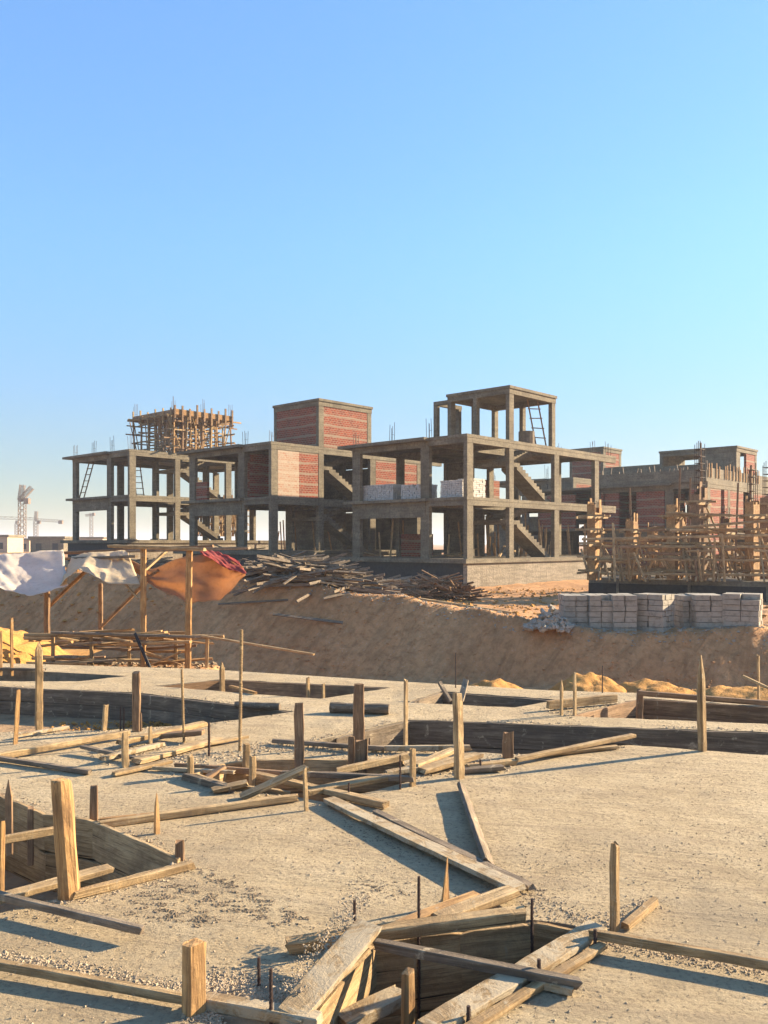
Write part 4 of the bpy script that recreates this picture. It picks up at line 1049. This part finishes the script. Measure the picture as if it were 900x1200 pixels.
for k in range(30):
    px = U(322, 420); d = U(62, 68); p = D(px, 0, d); p.z = terr(p.x, p.y)
    tag(timber('scaffold_prop', p, D(px+U(-5, 5), U(605, 632), d), .10, .08, random.choice(['gold', 'brown']), seg=3), 'timber prop standing behind the brick-topped villa', 'prop', 'props behind the second villa')

# ------------------------------------------------------------------ cranes and low houses far left
def lattice(e, name, p, q, s, n, mat='crane', up=(0, 0, 1)):
    p = Vector(p); q = Vector(q); d = (q-p).normalized(); ref = Vector((0, 0, 1)) if abs(d.z) < .9 else Vector((0, 1, 0))
    a = d.cross(ref).normalized()*s/2; b = a.cross(d).normalized()*s/2; m = MB(); t = s*.10
    cs = [a+b, a-b, -a-b, -a+b]
    for c in cs: m.bar(p+c, q+c, t, t)
    for k in range(n):
        u = p.lerp(q, k/n); v = p.lerp(q, (k+1)/n)
        for i in range(4): m.bar(u+cs[i], v+cs[(i+1) % 4], t*.7, t*.7); m.bar(u+cs[i], u+cs[(i+1) % 4], t*.7, t*.7)
    m.build(name, M[mat], e)
def crane(label, px, d, yt, jibs, s=1.8, mat='crane'):
    b = D(px, 0, d); zt = CZ-(yt-HY)/F*d
    e = empty('tower_crane', (b.x, b.y, .3), 0, label, 'crane'); k = d/F
    lattice(e, 'mast', (0, 0, 0), (0, 0, zt-.3), s, 9, mat)
    add('cab', MB().box((s*.5, -s*.5, zt-.3-s), (s*1.3, s*.5, zt-.3)), e, mat)
    for nm, x1, y1, x2, y2 in jibs:
        p = ((x1-px)*k, 0, CZ-(y1-HY)/F*d-.3); q = ((x2-px)*k, .3, CZ-(y2-HY)/F*d-.3)
        if nm == 'counterweight': add(nm, MB().box((p[0], -s*.5, p[2]), (q[0], s*.5, q[2])), e, mat)
        else: lattice(e, nm, p, q, s*.75, 10, mat)
    return e
crane('nearest tower crane with a raised jib at the far left', 26, 230, 584, [('jib', 24, 586, 37, 571), ('counter_jib', 24, 586, 26, 568), ('counterweight', 22.5, 588, 25, 584)], 1.5)
crane('smaller flat-topped crane right of the nearest one', 42, 330, 610, [('jib', -30, 606, 42, 608), ('counter_jib', 42, 609, 73, 611), ('tower_head', 42, 610, 42.3, 599), ('counterweight', 69, 610, 73.5, 614)], 1.3)
crane('faint thin crane left of the nearest crane', 19.5, 420, 614, [('tower_head', 19.5, 614, 19.6, 610)], 1.4)
crane('tiny crane seen through the open ground floor of the leftmost villa', 107, 380, 601, [('jib', 100, 604, 111, 603)], 1.2)
random.seed(5)
for k, (xa, xb, yt, d, mt, l) in enumerate([(-40, 8, 629, 150, 'far', 'pale low house cut by the left picture edge'), (10, 34, 633, 170, 'far', 'low house below the nearest crane'), (36, 74, 631, 140, 'frame', 'long low tan house right of the cranes'),
        (92, 120, 631, 190, 'far', 'low distant house seen under the leftmost villa left bay'), (125, 150, 633, 200, 'far', 'low distant house seen behind the leftmost villa middle columns'), (178, 204, 633, 210, 'far', 'low distant house seen under the leftmost villa right bay')]):
    a, b = D(xa, 0, d), D(xb, 0, d); zt = CZ-(yt-HY)/F*d; g0 = -.5
    e = empty('house', ((a.x+b.x)/2, d, g0), R(4), l, 'building'); Wd = b.x-a.x; H = zt-g0
    add('wall', MB().box((-Wd/2, 0, 0), (Wd/2, 8, H)), e, mt); add('roof_slab', MB().box((-Wd/2-.3, -.3, H+.003), (Wd/2+.3, 8.3, H+.35)), e, 'frame')
    n = max(2, int(Wd/2.2))
    for i in range(n):
        x = -Wd/2+Wd*(i+.5)/n; add('window', MB().box((x-.45, -.06, H*.35), (x+.45, -.004, H*.35+1.1)), e, 'bitumen')

# ------------------------------------------------------------------ haze
m = bpy.data.materials.new('haze'); m.use_nodes = True; nt = m.node_tree
nt.nodes.remove(nt.nodes['Principled BSDF']); pv = nt.nodes.new('ShaderNodeVolumePrincipled')
pv.inputs['Color'].default_value = (.86, .90, .96, 1); pv.inputs['Density'].default_value = HAZE = .0006; pv.inputs['Anisotropy'].default_value = .1
nt.links.new(pv.outputs[0], nt.nodes['Material Output'].inputs['Volume'])
hz = MB().box((-4200, -4200, -4), (4200, 4200, 26)).build('haze', m); tag(hz, kind='stuff')
